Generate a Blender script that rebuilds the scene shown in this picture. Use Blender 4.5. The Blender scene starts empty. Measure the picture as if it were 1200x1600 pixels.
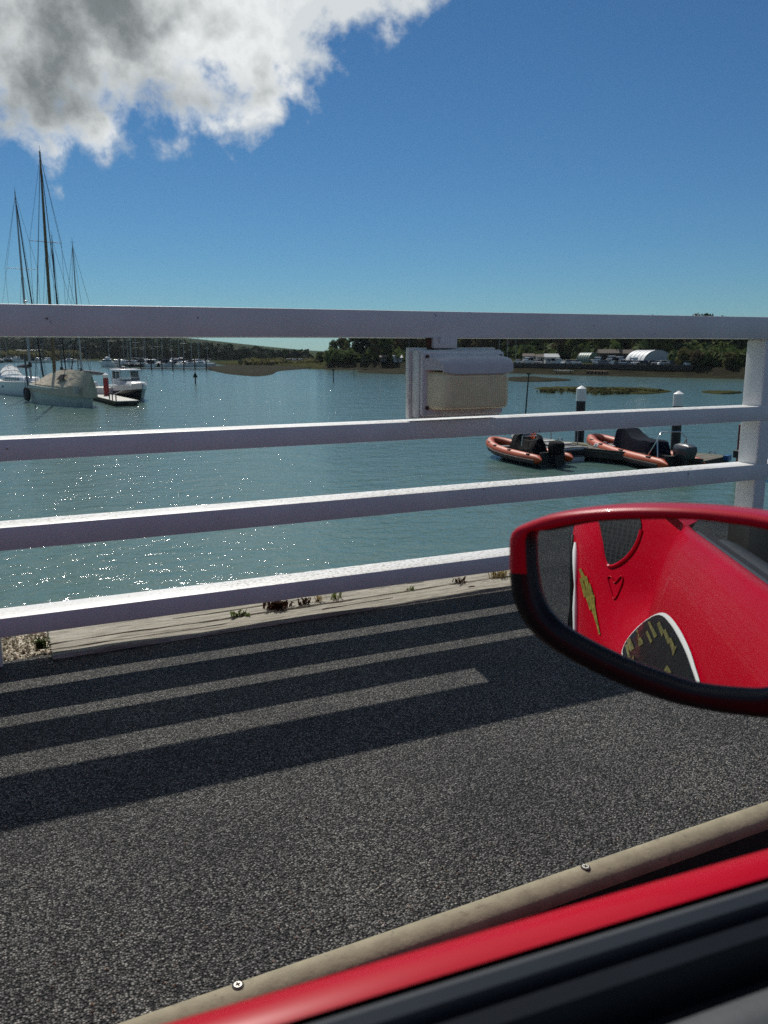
import bpy, bmesh, math, random
from mathutils import Vector as V, Matrix, noise as mnoise
random.seed(7)
PI = math.pi
S = bpy.context.scene
COL = S.collection
# ------------------------------------------------------------------ camera
HC, FPX, RHO = 1.13, 1280.0, 0.0035
PITCH = math.atan((800 - 546) / FPX)
PSI = PI/2 - math.atan((3450 - 600) / (FPX/math.cos(PITCH)))
CF = V((math.sin(PSI)*math.cos(PITCH), math.cos(PSI)*math.cos(PITCH), -math.sin(PITCH)))
_r = V((math.cos(PSI), -math.sin(PSI), 0)); _u = _r.cross(CF)
CR = _r*math.cos(RHO) - _u*math.sin(RHO); CU = _u*math.cos(RHO) + _r*math.sin(RHO)
CP = V((0, 0, HC))
cam = bpy.data.cameras.new('camera'); camo = bpy.data.objects.new('camera', cam); COL.objects.link(camo)
m = Matrix((CR, CU, -CF)).transposed().to_4x4(); m.translation = CP; camo.matrix_world = m
cam.sensor_fit = 'VERTICAL'; cam.sensor_height = 36; cam.sensor_width = 27
cam.lens = FPX*36/1600; cam.clip_start = 0.02; cam.clip_end = 20000
cam.dof.use_dof = True; cam.dof.focus_distance = 3.6; cam.dof.aperture_fstop = cam.lens/3.0
S.camera = camo
# ------------------------------------------------------------------ sun, sky, exposure
SUN_AZ, SUN_EL = math.radians(8), math.radians(48)
sd = V((math.sin(SUN_AZ)*math.cos(SUN_EL), math.cos(SUN_AZ)*math.cos(SUN_EL), math.sin(SUN_EL)))
sun = bpy.data.lights.new('sun', 'SUN'); suno = bpy.data.objects.new('sun', sun); COL.objects.link(suno)
sun.energy = 4.0; sun.angle = math.radians(0.5); sun.color = (1.0, 0.955, 0.88)
suno.rotation_euler = (-sd).to_track_quat('-Z', 'Y').to_euler()
W = bpy.data.worlds.new('World'); S.world = W; W.use_nodes = True
wt = W.node_tree; wt.nodes.clear()
def wn(t, **k):
    n = wt.nodes.new(t)
    for a, b in k.items(): setattr(n, a, b)
    return n
def wl(a, b): wt.links.new(a, b)
sky = wn('ShaderNodeTexSky', sky_type='NISHITA', sun_disc=False, sun_elevation=SUN_EL, sun_rotation=SUN_AZ)
sky.altitude = 300; sky.air_density = 1.0; sky.dust_density = 0.0; sky.ozone_density = 1.9
bg1 = wn('ShaderNodeBackground'); bg1.inputs[1].default_value = 0.058
tint = wn('ShaderNodeMix', data_type='RGBA', blend_type='MULTIPLY'); tint.inputs['Factor'].default_value = 1; wl(sky.outputs[0], tint.inputs[6]); tint.inputs[7].default_value = (0.385, 0.72, .975, 1); wl(tint.outputs[2], bg1.inputs[0])
tc = wn('ShaderNodeTexCoord')
def wmath(op, a, b=None, clamp=False):
    n = wn('ShaderNodeMath', operation=op, use_clamp=clamp)
    for i, v in enumerate((a, b)):
        if v is None: continue
        if isinstance(v, (int, float)): n.inputs[i].default_value = v
        else: wl(v, n.inputs[i])
    return n.outputs[0]
def wnoise(scale, detail, rough, dist=0.0, off=(0, 0, 0), sc=(1, 1, 1)):
    mp = wn('ShaderNodeMapping'); mp.inputs['Location'].default_value = off; mp.inputs['Scale'].default_value = sc
    wl(tc.outputs['Generated'], mp.inputs[0])
    n = wn('ShaderNodeTexNoise'); wl(mp.outputs[0], n.inputs['Vector'])
    n.inputs['Scale'].default_value = scale; n.inputs['Detail'].default_value = detail
    n.inputs['Roughness'].default_value = rough; n.inputs['Distortion'].default_value = dist
    return n.outputs['Fac']
def wramp(f, stops):
    n = wn('ShaderNodeValToRGB'); wl(f, n.inputs[0]); e = n.color_ramp.elements
    while len(e) < len(stops): e.new(0.5)
    for el, (p_, c_) in zip(e, stops): el.position = p_; el.color = (*c_, 1)
    return n.outputs[0]
# one broad bank of cumulus: a cap of the sky with a ragged rim
CLOUD_C = V((-0.0507, 0.6037, 0.7956)).normalized(); CLOUD_K = 0.748
dp = wn('ShaderNodeVectorMath', operation='DOT_PRODUCT'); wl(tc.outputs['Generated'], dp.inputs[0]); dp.inputs[1].default_value = CLOUD_C
rim = wmath('MULTIPLY', wmath('SUBTRACT', dp.outputs['Value'], CLOUD_K), 7.0)
base = wmath('MINIMUM', rim, wmath('MULTIPLY', wmath('SUBTRACT', 0.925, dp.outputs['Value']), 12.0))
n_big = wnoise(5.0, 3, 0.5, 0.0, (6.2, 0.3, 5.5)); n_fine = wnoise(17, 14, 0.585, 0.12, (0.3, 5.2, 1.1)); n_puff = wnoise(10, 8, 0.55, 0.0, (5.5, 0.4, 3.3))
dens = wmath('ADD', base, wmath('MULTIPLY', wmath('SUBTRACT', n_big, 0.5), 0.75))
dens = wmath('ADD', dens, wmath('MULTIPLY', wmath('SUBTRACT', n_fine, 0.5), 1.0))
dens = wmath('ADD', dens, wmath('MULTIPLY', wmath('SUBTRACT', n_puff, 0.5), 0.55))
alpha = wn('ShaderNodeMapRange', interpolation_type='SMOOTHSTEP'); wl(dens, alpha.inputs[0])
alpha.inputs[1].default_value = -0.02; alpha.inputs[2].default_value = 0.25
core = wn('ShaderNodeVectorMath', operation='DOT_PRODUCT'); wl(tc.outputs['Generated'], core.inputs[0]); core.inputs[1].default_value = V((-0.030, 0.942, 0.334)).normalized()
thick = wmath('ADD', wmath('MULTIPLY', wmath('SUBTRACT', core.outputs['Value'], 0.944), 8.5), wmath('MULTIPLY', wmath('SUBTRACT', n_big, 0.5), 0.7))
thick = wmath('MINIMUM', thick, wmath('ADD', wmath('MULTIPLY', base, 1.9), 0.05))
thick = wmath('ADD', thick, wmath('MULTIPLY', wmath('SUBTRACT', n_puff, 0.5), 1.25))
thick = wmath('ADD', thick, wmath('MULTIPLY', wmath('SUBTRACT', n_fine, 0.5), 0.6))
ccol = wramp(thick, [(0.0, (0.66, 0.70, 0.72)), (0.12, (0.82, 0.845, 0.845)), (0.26, (0.60, 0.63, 0.635)), (0.40, (0.36, 0.39, 0.395)), (0.52, (0.205, 0.23, 0.238)), (0.85, (0.14, 0.163, 0.168))])
bg2 = wn('ShaderNodeBackground'); wl(ccol, bg2.inputs[0]); bg2.inputs[1].default_value = 1.0
# unseen cumulus added low behind the viewer to give the shaded rails neutral light
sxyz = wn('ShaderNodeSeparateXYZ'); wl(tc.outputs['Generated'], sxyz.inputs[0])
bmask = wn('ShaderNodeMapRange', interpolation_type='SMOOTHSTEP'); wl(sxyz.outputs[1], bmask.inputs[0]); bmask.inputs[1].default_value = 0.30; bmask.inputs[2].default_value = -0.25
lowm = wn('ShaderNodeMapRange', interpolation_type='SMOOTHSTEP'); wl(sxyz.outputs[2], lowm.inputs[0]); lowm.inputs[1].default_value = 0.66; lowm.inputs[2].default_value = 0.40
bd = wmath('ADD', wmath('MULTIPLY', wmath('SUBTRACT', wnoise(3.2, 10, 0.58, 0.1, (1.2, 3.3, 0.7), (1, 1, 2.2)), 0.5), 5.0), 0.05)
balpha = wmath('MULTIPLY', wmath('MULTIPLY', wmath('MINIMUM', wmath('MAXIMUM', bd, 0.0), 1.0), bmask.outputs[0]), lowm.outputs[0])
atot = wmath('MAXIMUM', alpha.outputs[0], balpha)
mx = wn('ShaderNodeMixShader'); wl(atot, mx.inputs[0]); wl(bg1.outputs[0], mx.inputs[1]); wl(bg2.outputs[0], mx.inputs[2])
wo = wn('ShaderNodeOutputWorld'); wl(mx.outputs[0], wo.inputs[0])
S.view_settings.view_transform = 'Standard'; S.view_settings.look = 'None'; S.view_settings.gamma = 1
S.view_settings.use_curve_mapping = False; S.view_settings.exposure = 0.0
S.cycles.use_denoising = False
try:
    S.cycles.denoiser = 'OPENIMAGEDENOISE'; S.cycles.denoising_input_passes = 'RGB_ALBEDO_NORMAL'
except Exception: pass
S.cycles.max_bounces = 8; S.cycles.transparent_max_bounces = 8; S.cycles.sample_clamp_indirect = 6
S.cycles.caustics_reflective = False; S.cycles.caustics_refractive = False

# ------------------------------------------------------------------ helpers
WZ = -3.95                                   # water level, pavement is 0
def ray(px, py): return CF + CR*((px-600)/FPX) + CU*((800-py)/FPX)
def atz(px, py, z=WZ): r = ray(px, py); return CP + r*((z-HC)/r.z)
def aty(px, py, y): r = ray(px, py); return CP + r*(y/r.y)
def atd(px, py, d): r = ray(px, py); return CP + r*(d/math.hypot(r.x, r.y))
def hz(px):                                  # horizontal unit direction of an image column
    r = ray(px, 546); return V((r.x, r.y, 0)).normalized()
def dist(p): return math.hypot(p.x, p.y)

class MB:
    def __init__(s): s.v = []; s.f = []
    def add(s, vs, fs):
        o = len(s.v); s.v += [tuple(v) for v in vs]; s.f += [tuple(i+o for i in f) for f in fs]; return s
    def box(s, c, d, rz=0, taper=1.0, shear=(0, 0)):
        vs = []
        for z in (-.5, .5):
            t = 1 if z < 0 else taper
            for x, y in ((-.5, -.5), (.5, -.5), (.5, .5), (-.5, .5)):
                p = V((x*d[0]*t, y*d[1]*t, z*d[2])); p.rotate(Matrix.Rotation(rz, 3, 'Z'))
                if z > 0: p += V((shear[0], shear[1], 0))
                vs.append(p + V(c))
        return s.add(vs, [(3, 2, 1, 0), (4, 5, 6, 7), (0, 1, 5, 4), (1, 2, 6, 5), (2, 3, 7, 6), (3, 0, 4, 7)])
    def tube(s, pts, r, n=8, closed=False):
        pts = [V(p) for p in pts]; k = len(pts); rr = r if isinstance(r, (list, tuple)) else [r]*k
        rings = []; up = None
        for i, p in enumerate(pts):
            a = pts[(i-1) % k] if (closed or i > 0) else p; b = pts[(i+1) % k] if (closed or i < k-1) else p
            t = (b-a).normalized()
            if up is None: up = t.orthogonal().normalized()
            up = (up - t*up.dot(t)); up = up.normalized() if up.length > 1e-6 else t.orthogonal().normalized()
            w = t.cross(up)
            rings.append([p + (up*math.cos(2*PI*j/n) + w*math.sin(2*PI*j/n))*rr[i] for j in range(n)])
        return s.loft(rings, True, not closed, closed)
    def loft(s, rings, closed=True, cap=True, loop=False):
        n = len(rings[0]); k = len(rings); vs = [p for r in rings for p in r]; fs = []
        for i in range(k if loop else k-1):
            a, b = i*n, ((i+1) % k)*n
            for j in range(n if closed else n-1):
                j2 = (j+1) % n; fs.append((a+j, a+j2, b+j2, b+j))
        if cap and closed: fs.append(tuple(range(n-1, -1, -1))); fs.append(tuple((k-1)*n+j for j in range(n)))
        return s.add(vs, fs)
    def ell(s, c, r, n=10, k=6, zmin=-1.0):
        rings = []
        for i in range(k+1):
            a = -PI/2 + PI*i/k; z = max(math.sin(a), zmin); q = max(math.cos(a), 0.02)
            rings.append([V((c[0]+r[0]*q*math.cos(2*PI*j/n), c[1]+r[1]*q*math.sin(2*PI*j/n), c[2]+r[2]*z)) for j in range(n)])
        return s.loft(rings)
    def cyl(s, c, r, h, n=14, r2=None):
        return s.tube([c, (c[0], c[1], c[2]+h)], [r, r if r2 is None else r2], n)
    def grid(s, fn, nu, nv):
        vs = [fn(i/nu, j/nv) for j in range(nv+1) for i in range(nu+1)]
        fs = [(j*(nu+1)+i, j*(nu+1)+i+1, (j+1)*(nu+1)+i+1, (j+1)*(nu+1)+i) for j in range(nv) for i in range(nu)]
        return s.add(vs, fs)
    def prism(s, pts, z0, z1):
        n = len(pts); vs = [(p[0], p[1], z0) for p in pts] + [(p[0], p[1], z1) for p in pts]
        return s.add(vs, [tuple(range(n-1, -1, -1)), tuple(range(n, 2*n))] + [(i, (i+1) % n, n+(i+1) % n, n+i) for i in range(n)])
    def mesh(s, name, mat, smooth=0.0, bevel=0.0, seg=2):
        me = bpy.data.meshes.new(name); me.from_pydata(s.v, [], s.f)
        bm = bmesh.new(); bm.from_mesh(me)
        bmesh.ops.recalc_face_normals(bm, faces=bm.faces)
        if bevel: bmesh.ops.bevel(bm, geom=[e for e in bm.edges if e.is_manifold and e.calc_face_angle(0) > 0.5], offset=bevel, segments=seg, affect='EDGES', profile=0.5)
        bm.to_mesh(me); bm.free()
        if smooth:
            for p_ in me.polygons: p_.use_smooth = True
            try: me.set_sharp_from_angle(angle=smooth)
            except Exception: pass
        me.materials.append(mat); return me
def link(name, me, parent=None):
    o = bpy.data.objects.new(name, me); COL.objects.link(o)
    if parent: o.parent = parent
    return o
def part(name, mb, mat, parent=None, smooth=0.0, bevel=0.0, label=None, kind=None, seg=2):
    o = link(name, mb.mesh(name, mat, smooth, bevel, seg), parent)
    if label: o['label'] = label
    if kind: o['kind'] = kind
    return o
def tag(o, label, cat, group=None, kind=None):
    o['label'] = label
    if cat: o['category'] = cat
    if group: o['group'] = group
    if kind: o['kind'] = kind
    return o
def thing(name, label, cat, loc=(0, 0, 0), rz=0, group=None):
    o = bpy.data.objects.new(name, None); COL.objects.link(o); o.location = loc; o.rotation_euler = (0, 0, rz)
    o.empty_display_size = .1
    return tag(o, label, cat, group)
def dup(root, loc, rz, label=None, sc=None):
    def cp(o, par):
        c = o.copy(); COL.objects.link(c)
        if par: c.parent = par
        for ch in o.children: cp(ch, c)
        return c
    r = cp(root, None); r.location = loc; r.rotation_euler = (0, 0, rz)
    if sc is not None: r.scale = sc if isinstance(sc, (tuple, list)) else (sc,)*3
    if label: r['label'] = label
    return r
def structure(name, mb, mat, smooth=0.0):
    o = part(name, mb, mat, None, smooth); o['kind'] = 'structure'; return o

# ------------------------------------------------------------------ materials
def newmat(name):
    mt = bpy.data.materials.new(name); mt.use_nodes = True; t = mt.node_tree
    return mt, t, t.nodes['Principled BSDF']
def N(t, ty, **k):
    n = t.nodes.new(ty)
    for a, b in k.items(): setattr(n, a, b)
    return n
def ramp(t, src, stops, interp='LINEAR'):
    n = N(t, 'ShaderNodeValToRGB'); t.links.new(src, n.inputs[0]); n.color_ramp.interpolation = interp; e = n.color_ramp.elements
    while len(e) < len(stops): e.new(.5)
    for el, (p_, c_) in zip(e, stops): el.position = p_; el.color = (*c_, 1) if len(c_) == 3 else c_
    return n.outputs[0]
def tnoise(t, scale, detail=4, rough=.55, dist=0, sc=(1, 1, 1), coord='Object'):
    c = N(t, 'ShaderNodeTexCoord'); mp = N(t, 'ShaderNodeMapping'); mp.inputs['Scale'].default_value = sc
    t.links.new(c.outputs[coord], mp.inputs[0]); n = N(t, 'ShaderNodeTexNoise'); t.links.new(mp.outputs[0], n.inputs['Vector'])
    for k_, v_ in (('Scale', scale), ('Detail', detail), ('Roughness', rough), ('Distortion', dist)): n.inputs[k_].default_value = v_
    return n.outputs['Fac']
def mixc(t, fac, a, b):
    n = N(t, 'ShaderNodeMix', data_type='RGBA')
    for s_, v_ in ((n.inputs['Factor'], fac), (n.inputs[6], a), (n.inputs[7], b)):
        if isinstance(v_, (int, float)): s_.default_value = v_
        elif isinstance(v_, tuple): s_.default_value = (*v_, 1)
        else: t.links.new(v_, s_)
    return n.outputs[2]
def bump(t, bs, h, strength, distn):
    b = N(t, 'ShaderNodeBump'); b.inputs['Strength'].default_value = strength; b.inputs['Distance'].default_value = distn
    t.links.new(h, b.inputs['Height']); t.links.new(b.outputs[0], bs.inputs['Normal'])
def mat(name, col, rough=.6, metal=0, var=.25, scale=6, bmp=0, dirt=None, dirt_amt=.5, sc=(1, 1, 1), coat=0, spec=.5):
    mt, t, b = newmat(name); b.inputs['Specular IOR Level'].default_value = spec
    f = tnoise(t, scale, 5, .6, 0, sc)
    lo = tuple(c*(1-var) for c in col); hi = tuple(min(1, c*(1+var*.6)) for c in col)
    c = ramp(t, f, [(.3, lo), (.7, hi)])
    if dirt:
        f2 = tnoise(t, scale*2.7, 8, .7, .3, sc)
        c = mixc(t, ramp(t, f2, [(1-dirt_amt*.9, (0, 0, 0)), (min(1, 1-dirt_amt*.9+.14), (1, 1, 1))]), c, dirt)
    t.links.new(c, b.inputs['Base Color']); b.inputs['Roughness'].default_value = rough; b.inputs['Metallic'].default_value = metal
    if coat: b.inputs['Coat Weight'].default_value = coat; b.inputs['Coat Roughness'].default_value = .04
    if bmp: bump(t, b, tnoise(t, scale*6, 5, .6, 0, sc), .5, bmp)
    return mt
M = {}
def railpaint():
    mt, t, b = newmat('white_paint')
    c = ramp(t, tnoise(t, 3.5, 5, .6), [(.3, (.66, .66, .645)), (.7, (.77, .77, .755))])
    c = mixc(t, ramp(t, tnoise(t, 5, 7, .7, .5, (1, 1, 3)), [(.60, (0, 0, 0)), (.74, (.30, .30, .30))]), c, (.42, .39, .34))
    g = N(t, 'ShaderNodeNewGeometry'); sx = N(t, 'ShaderNodeSeparateXYZ'); t.links.new(g.outputs['Normal'], sx.inputs[0])
    up = ramp(t, sx.outputs[2], [(.6, (0, 0, 0)), (.9, (1, 1, 1))])
    pat = ramp(t, tnoise(t, 1.1, 3, .5), [(.38, (.15, .15, .15)), (.56, (1, 1, 1))])
    lich = ramp(t, tnoise(t, 60, 6, .75), [(.50, (0, 0, 0)), (.58, (.8, .8, .8))])
    def mul(x, y): n = N(t, 'ShaderNodeMath', operation='MULTIPLY'); t.links.new(x, n.inputs[0]); t.links.new(y, n.inputs[1]); return n.outputs[0]
    c = mixc(t, mul(mul(up, pat), lich), c, (.20, .17, .11))
    chip = ramp(t, tnoise(t, 23, 4, .65, .3), [(.685, (0, 0, 0)), (.705, (1, 1, 1))])
    c = mixc(t, chip, c, (.16, .10, .07))
    t.links.new(c, b.inputs['Base Color']); b.inputs['Roughness'].default_value = .45
    bump(t, b, tnoise(t, 30, 5, .6), .5, .0015); return mt
M['white_paint'] = railpaint()
M['white_paint_dirty'] = mat('white_paint_dirty', (.70, .68, .64), .5, var=.12, scale=14, bmp=.0015, dirt=(.22, .17, .11), dirt_amt=.47, sc=(1, 1, .3))
M['lamp_lens'] = mat('lamp_lens', (.80, .73, .46), .35, var=.08, scale=20)
M['lamp_hood'] = mat('lamp_hood', (.55, .55, .53), .5, var=.08, scale=20, dirt=(.3, .24, .18), dirt_amt=.36)
M['rust'] = mat('rust', (.09, .04, .025), .8, var=.4, scale=30)
M['screw'] = mat('screw', (.50, .48, .43), .55, metal=.6, var=.3, scale=300)
M['dark_hole'] = mat('dark_hole', (.015, .013, .012), .8)
M['black_plastic'] = mat('black_plastic', (.009, .010, .011), .42, var=.1, scale=30, spec=.3)
M['black_gloss'] = mat('black_gloss', (.010, .011, .012), .15, var=.1, scale=30)
M['rubber'] = mat('rubber', (.016, .017, .019), .55, var=.15, scale=30)
M['grey_trim'] = mat('grey_trim', (.05, .056, .062), .45, var=.06, scale=30)
M['door_card'] = mat('door_card', (.042, .047, .052), .6, var=.08, scale=40, bmp=.0004)
M['seat_leather'] = mat('seat_leather', (.016, .018, .018), .55, var=.2, scale=20)
def carpaint():
    mt, t, b = newmat('red_car_paint')
    t.links.new(ramp(t, tnoise(t, 3, 3, .5), [(.35, (.38, .0010, .012)), (.65, (.44, .0014, .016))]), b.inputs['Base Color'])
    b.inputs['Roughness'].default_value = .32; b.inputs['Coat Weight'].default_value = .12; b.inputs['Coat Roughness'].default_value = .03
    b.inputs['Specular IOR Level'].default_value = .12
    return mt
M['red'] = carpaint()
def mirrormat():
    mt, t, b = newmat('mirror_silver'); b.inputs['Metallic'].default_value = 1; b.inputs['Roughness'].default_value = .0
    b.inputs['Base Color'].default_value = (.80, .82, .82, 1); return mt
M['mirror'] = mirrormat()
def glassmat(name, tint=(.75, .82, .82), fac=.25):
    mt, t, b = newmat(name); t.nodes.remove(b); out = t.nodes['Material Output']
    tr = N(t, 'ShaderNodeBsdfTransparent'); tr.inputs[0].default_value = (*tint, 1); g = N(t, 'ShaderNodeBsdfGlossy'); g.inputs['Roughness'].default_value = .02
    fr = N(t, 'ShaderNodeFresnel'); fr.inputs[0].default_value = 1.5
    mxn = N(t, 'ShaderNodeMixShader'); t.links.new(fr.outputs[0], mxn.inputs[0]); t.links.new(tr.outputs[0], mxn.inputs[1]); t.links.new(g.outputs[0], mxn.inputs[2])
    t.links.new(mxn.outputs[0], out.inputs[0]); return mt
M['glass'] = glassmat('boat_glass', (.55, .62, .63))
M['smoked_glass'] = mat('smoked_glass', (.02, .03, .035), .06, var=.2, scale=3)
M['clear_plastic'] = glassmat('clear_plastic', (.9, .9, .9))

def asphalt(name, bright=1.0):
    mt, t, b = newmat(name)
    c = N(t, 'ShaderNodeTexCoord')
    vo = N(t, 'ShaderNodeTexVoronoi', feature='F1'); vo.inputs['Scale'].default_value = 215; t.links.new(c.outputs['Object'], vo.inputs['Vector'])
    sp = N(t, 'ShaderNodeSeparateColor'); t.links.new(vo.outputs['Color'], sp.inputs[0])
    stone = ramp(t, sp.outputs[0], [(0, (.014*bright, .015*bright, .015*bright)), (.40, (.050*bright, .050*bright, .048*bright)), (.80, (.14*bright, .138*bright, .13*bright)), (.965, (.20*bright, .196*bright, .185*bright)), (.993, (.42, .41, .38))])
    gap = ramp(t, vo.outputs['Distance'], [(.36, (1, 1, 1)), (.70, (.06, .06, .06))])
    mul = N(t, 'ShaderNodeMix', data_type='RGBA', blend_type='MULTIPLY'); mul.inputs['Factor'].default_value = 1
    t.links.new(stone, mul.inputs[6]); t.links.new(gap, mul.inputs[7])
    wear = ramp(t, tnoise(t, 2.2, 6, .6), [(.3, (.70, .70, .70)), (.7, (1.22, 1.20, 1.14))])
    mul2 = N(t, 'ShaderNodeMix', data_type='RGBA', blend_type='MULTIPLY'); mul2.inputs['Factor'].default_value = 1
    t.links.new(mul.outputs[2], mul2.inputs[6]); t.links.new(wear, mul2.inputs[7])
    t.links.new(mul2.outputs[2], b.inputs['Base Color']); b.inputs['Roughness'].default_value = .62
    h = N(t, 'ShaderNodeMath', operation='SUBTRACT'); h.inputs[0].default_value = 1; t.links.new(vo.outputs['Distance'], h.inputs[1])
    h2 = N(t, 'ShaderNodeMath', operation='ADD'); t.links.new(h.outputs[0], h2.inputs[0]); t.links.new(sp.outputs[1], h2.inputs[1])
    b.inputs['Specular IOR Level'].default_value = .2
    bump(t, b, h2.outputs[0], 1.0, .0055)
    return mt
M['asphalt'] = asphalt('asphalt', 1.5); M['road_asphalt'] = asphalt('road_asphalt', .85)
M['nosing'] = mat('nosing', (.30, .265, .18), .7, var=.25, scale=14, bmp=.002, dirt=(.17, .15, .11), dirt_amt=.48, spec=.2)
M['concrete'] = mat('concrete', (.22, .21, .19), .85, var=.3, scale=4, bmp=.004)

def weathered_wood():
    mt, t, b = newmat('weathered_wood')
    g1 = tnoise(t, 9, 8, .65, .4, (.55, 9, 9)); g2 = tnoise(t, 45, 6, .7, 0, (.35, 6, 6)); g3 = tnoise(t, 3.5, 4, .6, 0, (1, 1.6, 1))
    c = ramp(t, g1, [(.28, (.11, .10, .078)), (.48, (.31, .285, .23)), (.72, (.48, .45, .38))])
    c = mixc(t, ramp(t, g2, [(.36, (1, 1, 1)), (.49, (0, 0, 0))]), c, (.085, .072, .052))
    c = mixc(t, ramp(t, g3, [(.55, (0, 0, 0)), (.78, (.55, .55, .55))]), c, (.23, .22, .14))
    t.links.new(c, b.inputs['Base Color']); b.inputs['Roughness'].default_value = .85
    bump(t, b, g2, .7, .004); return mt
M['timber'] = weathered_wood()
def gravelmat():
    mt, t, b = newmat('gravel'); o = N(t, 'ShaderNodeObjectInfo')
    c = N(t, 'ShaderNodeTexCoord'); vo = N(t, 'ShaderNodeTexVoronoi'); vo.inputs['Scale'].default_value = 160; t.links.new(c.outputs['Object'], vo.inputs['Vector'])
    sp = N(t, 'ShaderNodeSeparateColor'); t.links.new(vo.outputs['Color'], sp.inputs[0])
    t.links.new(ramp(t, sp.outputs[0], [(0, (.08, .06, .04)), (.4, (.24, .19, .12)), (.75, (.40, .34, .24)), (1, (.70, .66, .58))]), b.inputs['Base Color'])
    b.inputs['Roughness'].default_value = .85; return mt
M['gravel'] = gravelmat()
def watermat():
    mt, t, b = newmat('estuary_water')
    b.inputs['IOR'].default_value = 1.33
    murk = tnoise(t, .035, 3, .5)
    t.links.new(ramp(t, murk, [(.3, (.080, .145, .128)), (.7, (.095, .168, .146))]), b.inputs['Base Color'])
    b.inputs['Roughness'].default_value = .10
    a1 = tnoise(t, .42, 3, .55, .3, (1, 1.5, 1)); a2 = tnoise(t, 1.7, 4, .6, .5, (1, 1.35, 1)); a3 = tnoise(t, 7, 3, .6, .3)
    def mulv(x, k): n = N(t, 'ShaderNodeMath', operation='MULTIPLY'); t.links.new(x, n.inputs[0]); n.inputs[1].default_value = k; return n.outputs[0]
    def addv(x, y): n = N(t, 'ShaderNodeMath', operation='ADD'); t.links.new(x, n.inputs[0]); t.links.new(y, n.inputs[1]); return n.outputs[0]
    a0 = tnoise(t, .13, 2, .5, .4, (1, 1.8, 1))
    h = addv(addv(mulv(a1, .34), mulv(a0, .25)), addv(mulv(a2, .17), mulv(a3, .045)))
    bump(t, b, h, 1.0, .37); return mt
M['water'] = watermat()
def smoothwater():
    mt, t, b = newmat('water_crest'); b.inputs['IOR'].default_value = 1.33; b.inputs['Roughness'].default_value = .12
    b.inputs['Base Color'].default_value = (.067, .13, .113, 1); return mt
M['water_smooth'] = smoothwater()
def leafmat(name, col, var=.35):
    mt, t, b = newmat(name); o = N(t, 'ShaderNodeObjectInfo')
    f = tnoise(t, .9, 4, .6)
    c1 = tuple(c*(1-var) for c in col); c2 = tuple(c*(1+var) for c in col)
    c = ramp(t, f, [(.3, c1), (.7, c2)])
    hsv = N(t, 'ShaderNodeHueSaturation'); t.links.new(c, hsv.inputs['Color'])
    r1 = N(t, 'ShaderNodeMapRange'); t.links.new(o.outputs['Random'], r1.inputs[0]); r1.inputs[3].default_value = .47; r1.inputs[4].default_value = .53; t.links.new(r1.outputs[0], hsv.inputs['Hue'])
    r2 = N(t, 'ShaderNodeMapRange'); t.links.new(o.outputs['Random'], r2.inputs[0]); r2.inputs[3].default_value = 1.3; r2.inputs[4].default_value = .65; t.links.new(r2.outputs[0], hsv.inputs['Value'])
    t.links.new(hsv.outputs[0], b.inputs['Base Color']); b.inputs['Roughness'].default_value = .8; b.inputs['Specular IOR Level'].default_value = .08
    tl = N(t, 'ShaderNodeBsdfTranslucent'); t.links.new(hsv.outputs[0], tl.inputs[0])
    mxs = N(t, 'ShaderNodeMixShader'); mxs.inputs[0].default_value = .3; t.links.new(b.outputs[0], mxs.inputs[1]); t.links.new(tl.outputs[0], mxs.inputs[2])
    t.links.new(mxs.outputs[0], t.nodes['Material Output'].inputs[0]); return mt
M['leaf_olive'] = leafmat('leaf_olive', (.115, .115, .042)); M['leaf_green'] = leafmat('leaf_green', (.085, .115, .036))
M['leaf_dark'] = leafmat('leaf_dark', (.022, .036, .020)); M['leaf_brown'] = leafmat('leaf_brown', (.115, .09, .052))
M['bark'] = mat('bark', (.06, .05, .04), .9, var=.3, scale=3)
M['grass'] = mat('grass', (.055, .060, .026), 1, var=.4, scale=.06, dirt=(.035, .04, .02), dirt_amt=.5, spec=0)
M['mud'] = mat('mud', (.023, .022, .012), .95, var=.4, scale=.25, dirt=(.04, .048, .02), dirt_amt=.5, spec=.03)
M['marsh'] = mat('marsh', (.055, .058, .026), 1, var=.5, scale=.5, bmp=.1, spec=0)
M['quay'] = mat('quay', (.035, .032, .028), .8, var=.4, scale=.6)
def hillmat():
    mt, t, b = newmat('hillside')
    g = ramp(t, tnoise(t, .006, 4, .55), [(.35, (.024, .036, .022)), (.55, (.045, .062, .032)), (.7, (.034, .042, .026))])
    t.links.new(g, b.inputs['Base Color']); b.inputs['Roughness'].default_value = 1; b.inputs['Specular IOR Level'].default_value = 0; return mt
M['hill'] = hillmat()
M['hull_white'] = mat('hull_white', (.66, .67, .68), .3, var=.05, scale=1)
M['hull_grey'] = mat('hull_grey', (.52, .53, .48), .45, var=.15, scale=1.5, dirt=(.13, .12, .09), dirt_amt=.42)
M['hull_navy'] = mat('hull_navy', (.012, .017, .026), .25, var=.1, scale=1)
M['deck_pale'] = mat('deck_pale', (.50, .49, .44), .7, var=.1, scale=2)
M['teak'] = mat('teak', (.16, .09, .035), .5, var=.3, scale=3, sc=(1, 1, .15))
M['alloy'] = mat('alloy', (.30, .31, .32), .4, metal=.4, var=.1, scale=3)
M['dark_alloy'] = mat('dark_alloy', (.075, .08, .088), .5, metal=.2, var=.1, scale=3)
M['wire'] = mat('wire', (.12, .13, .14), .4, metal=.5)
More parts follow.
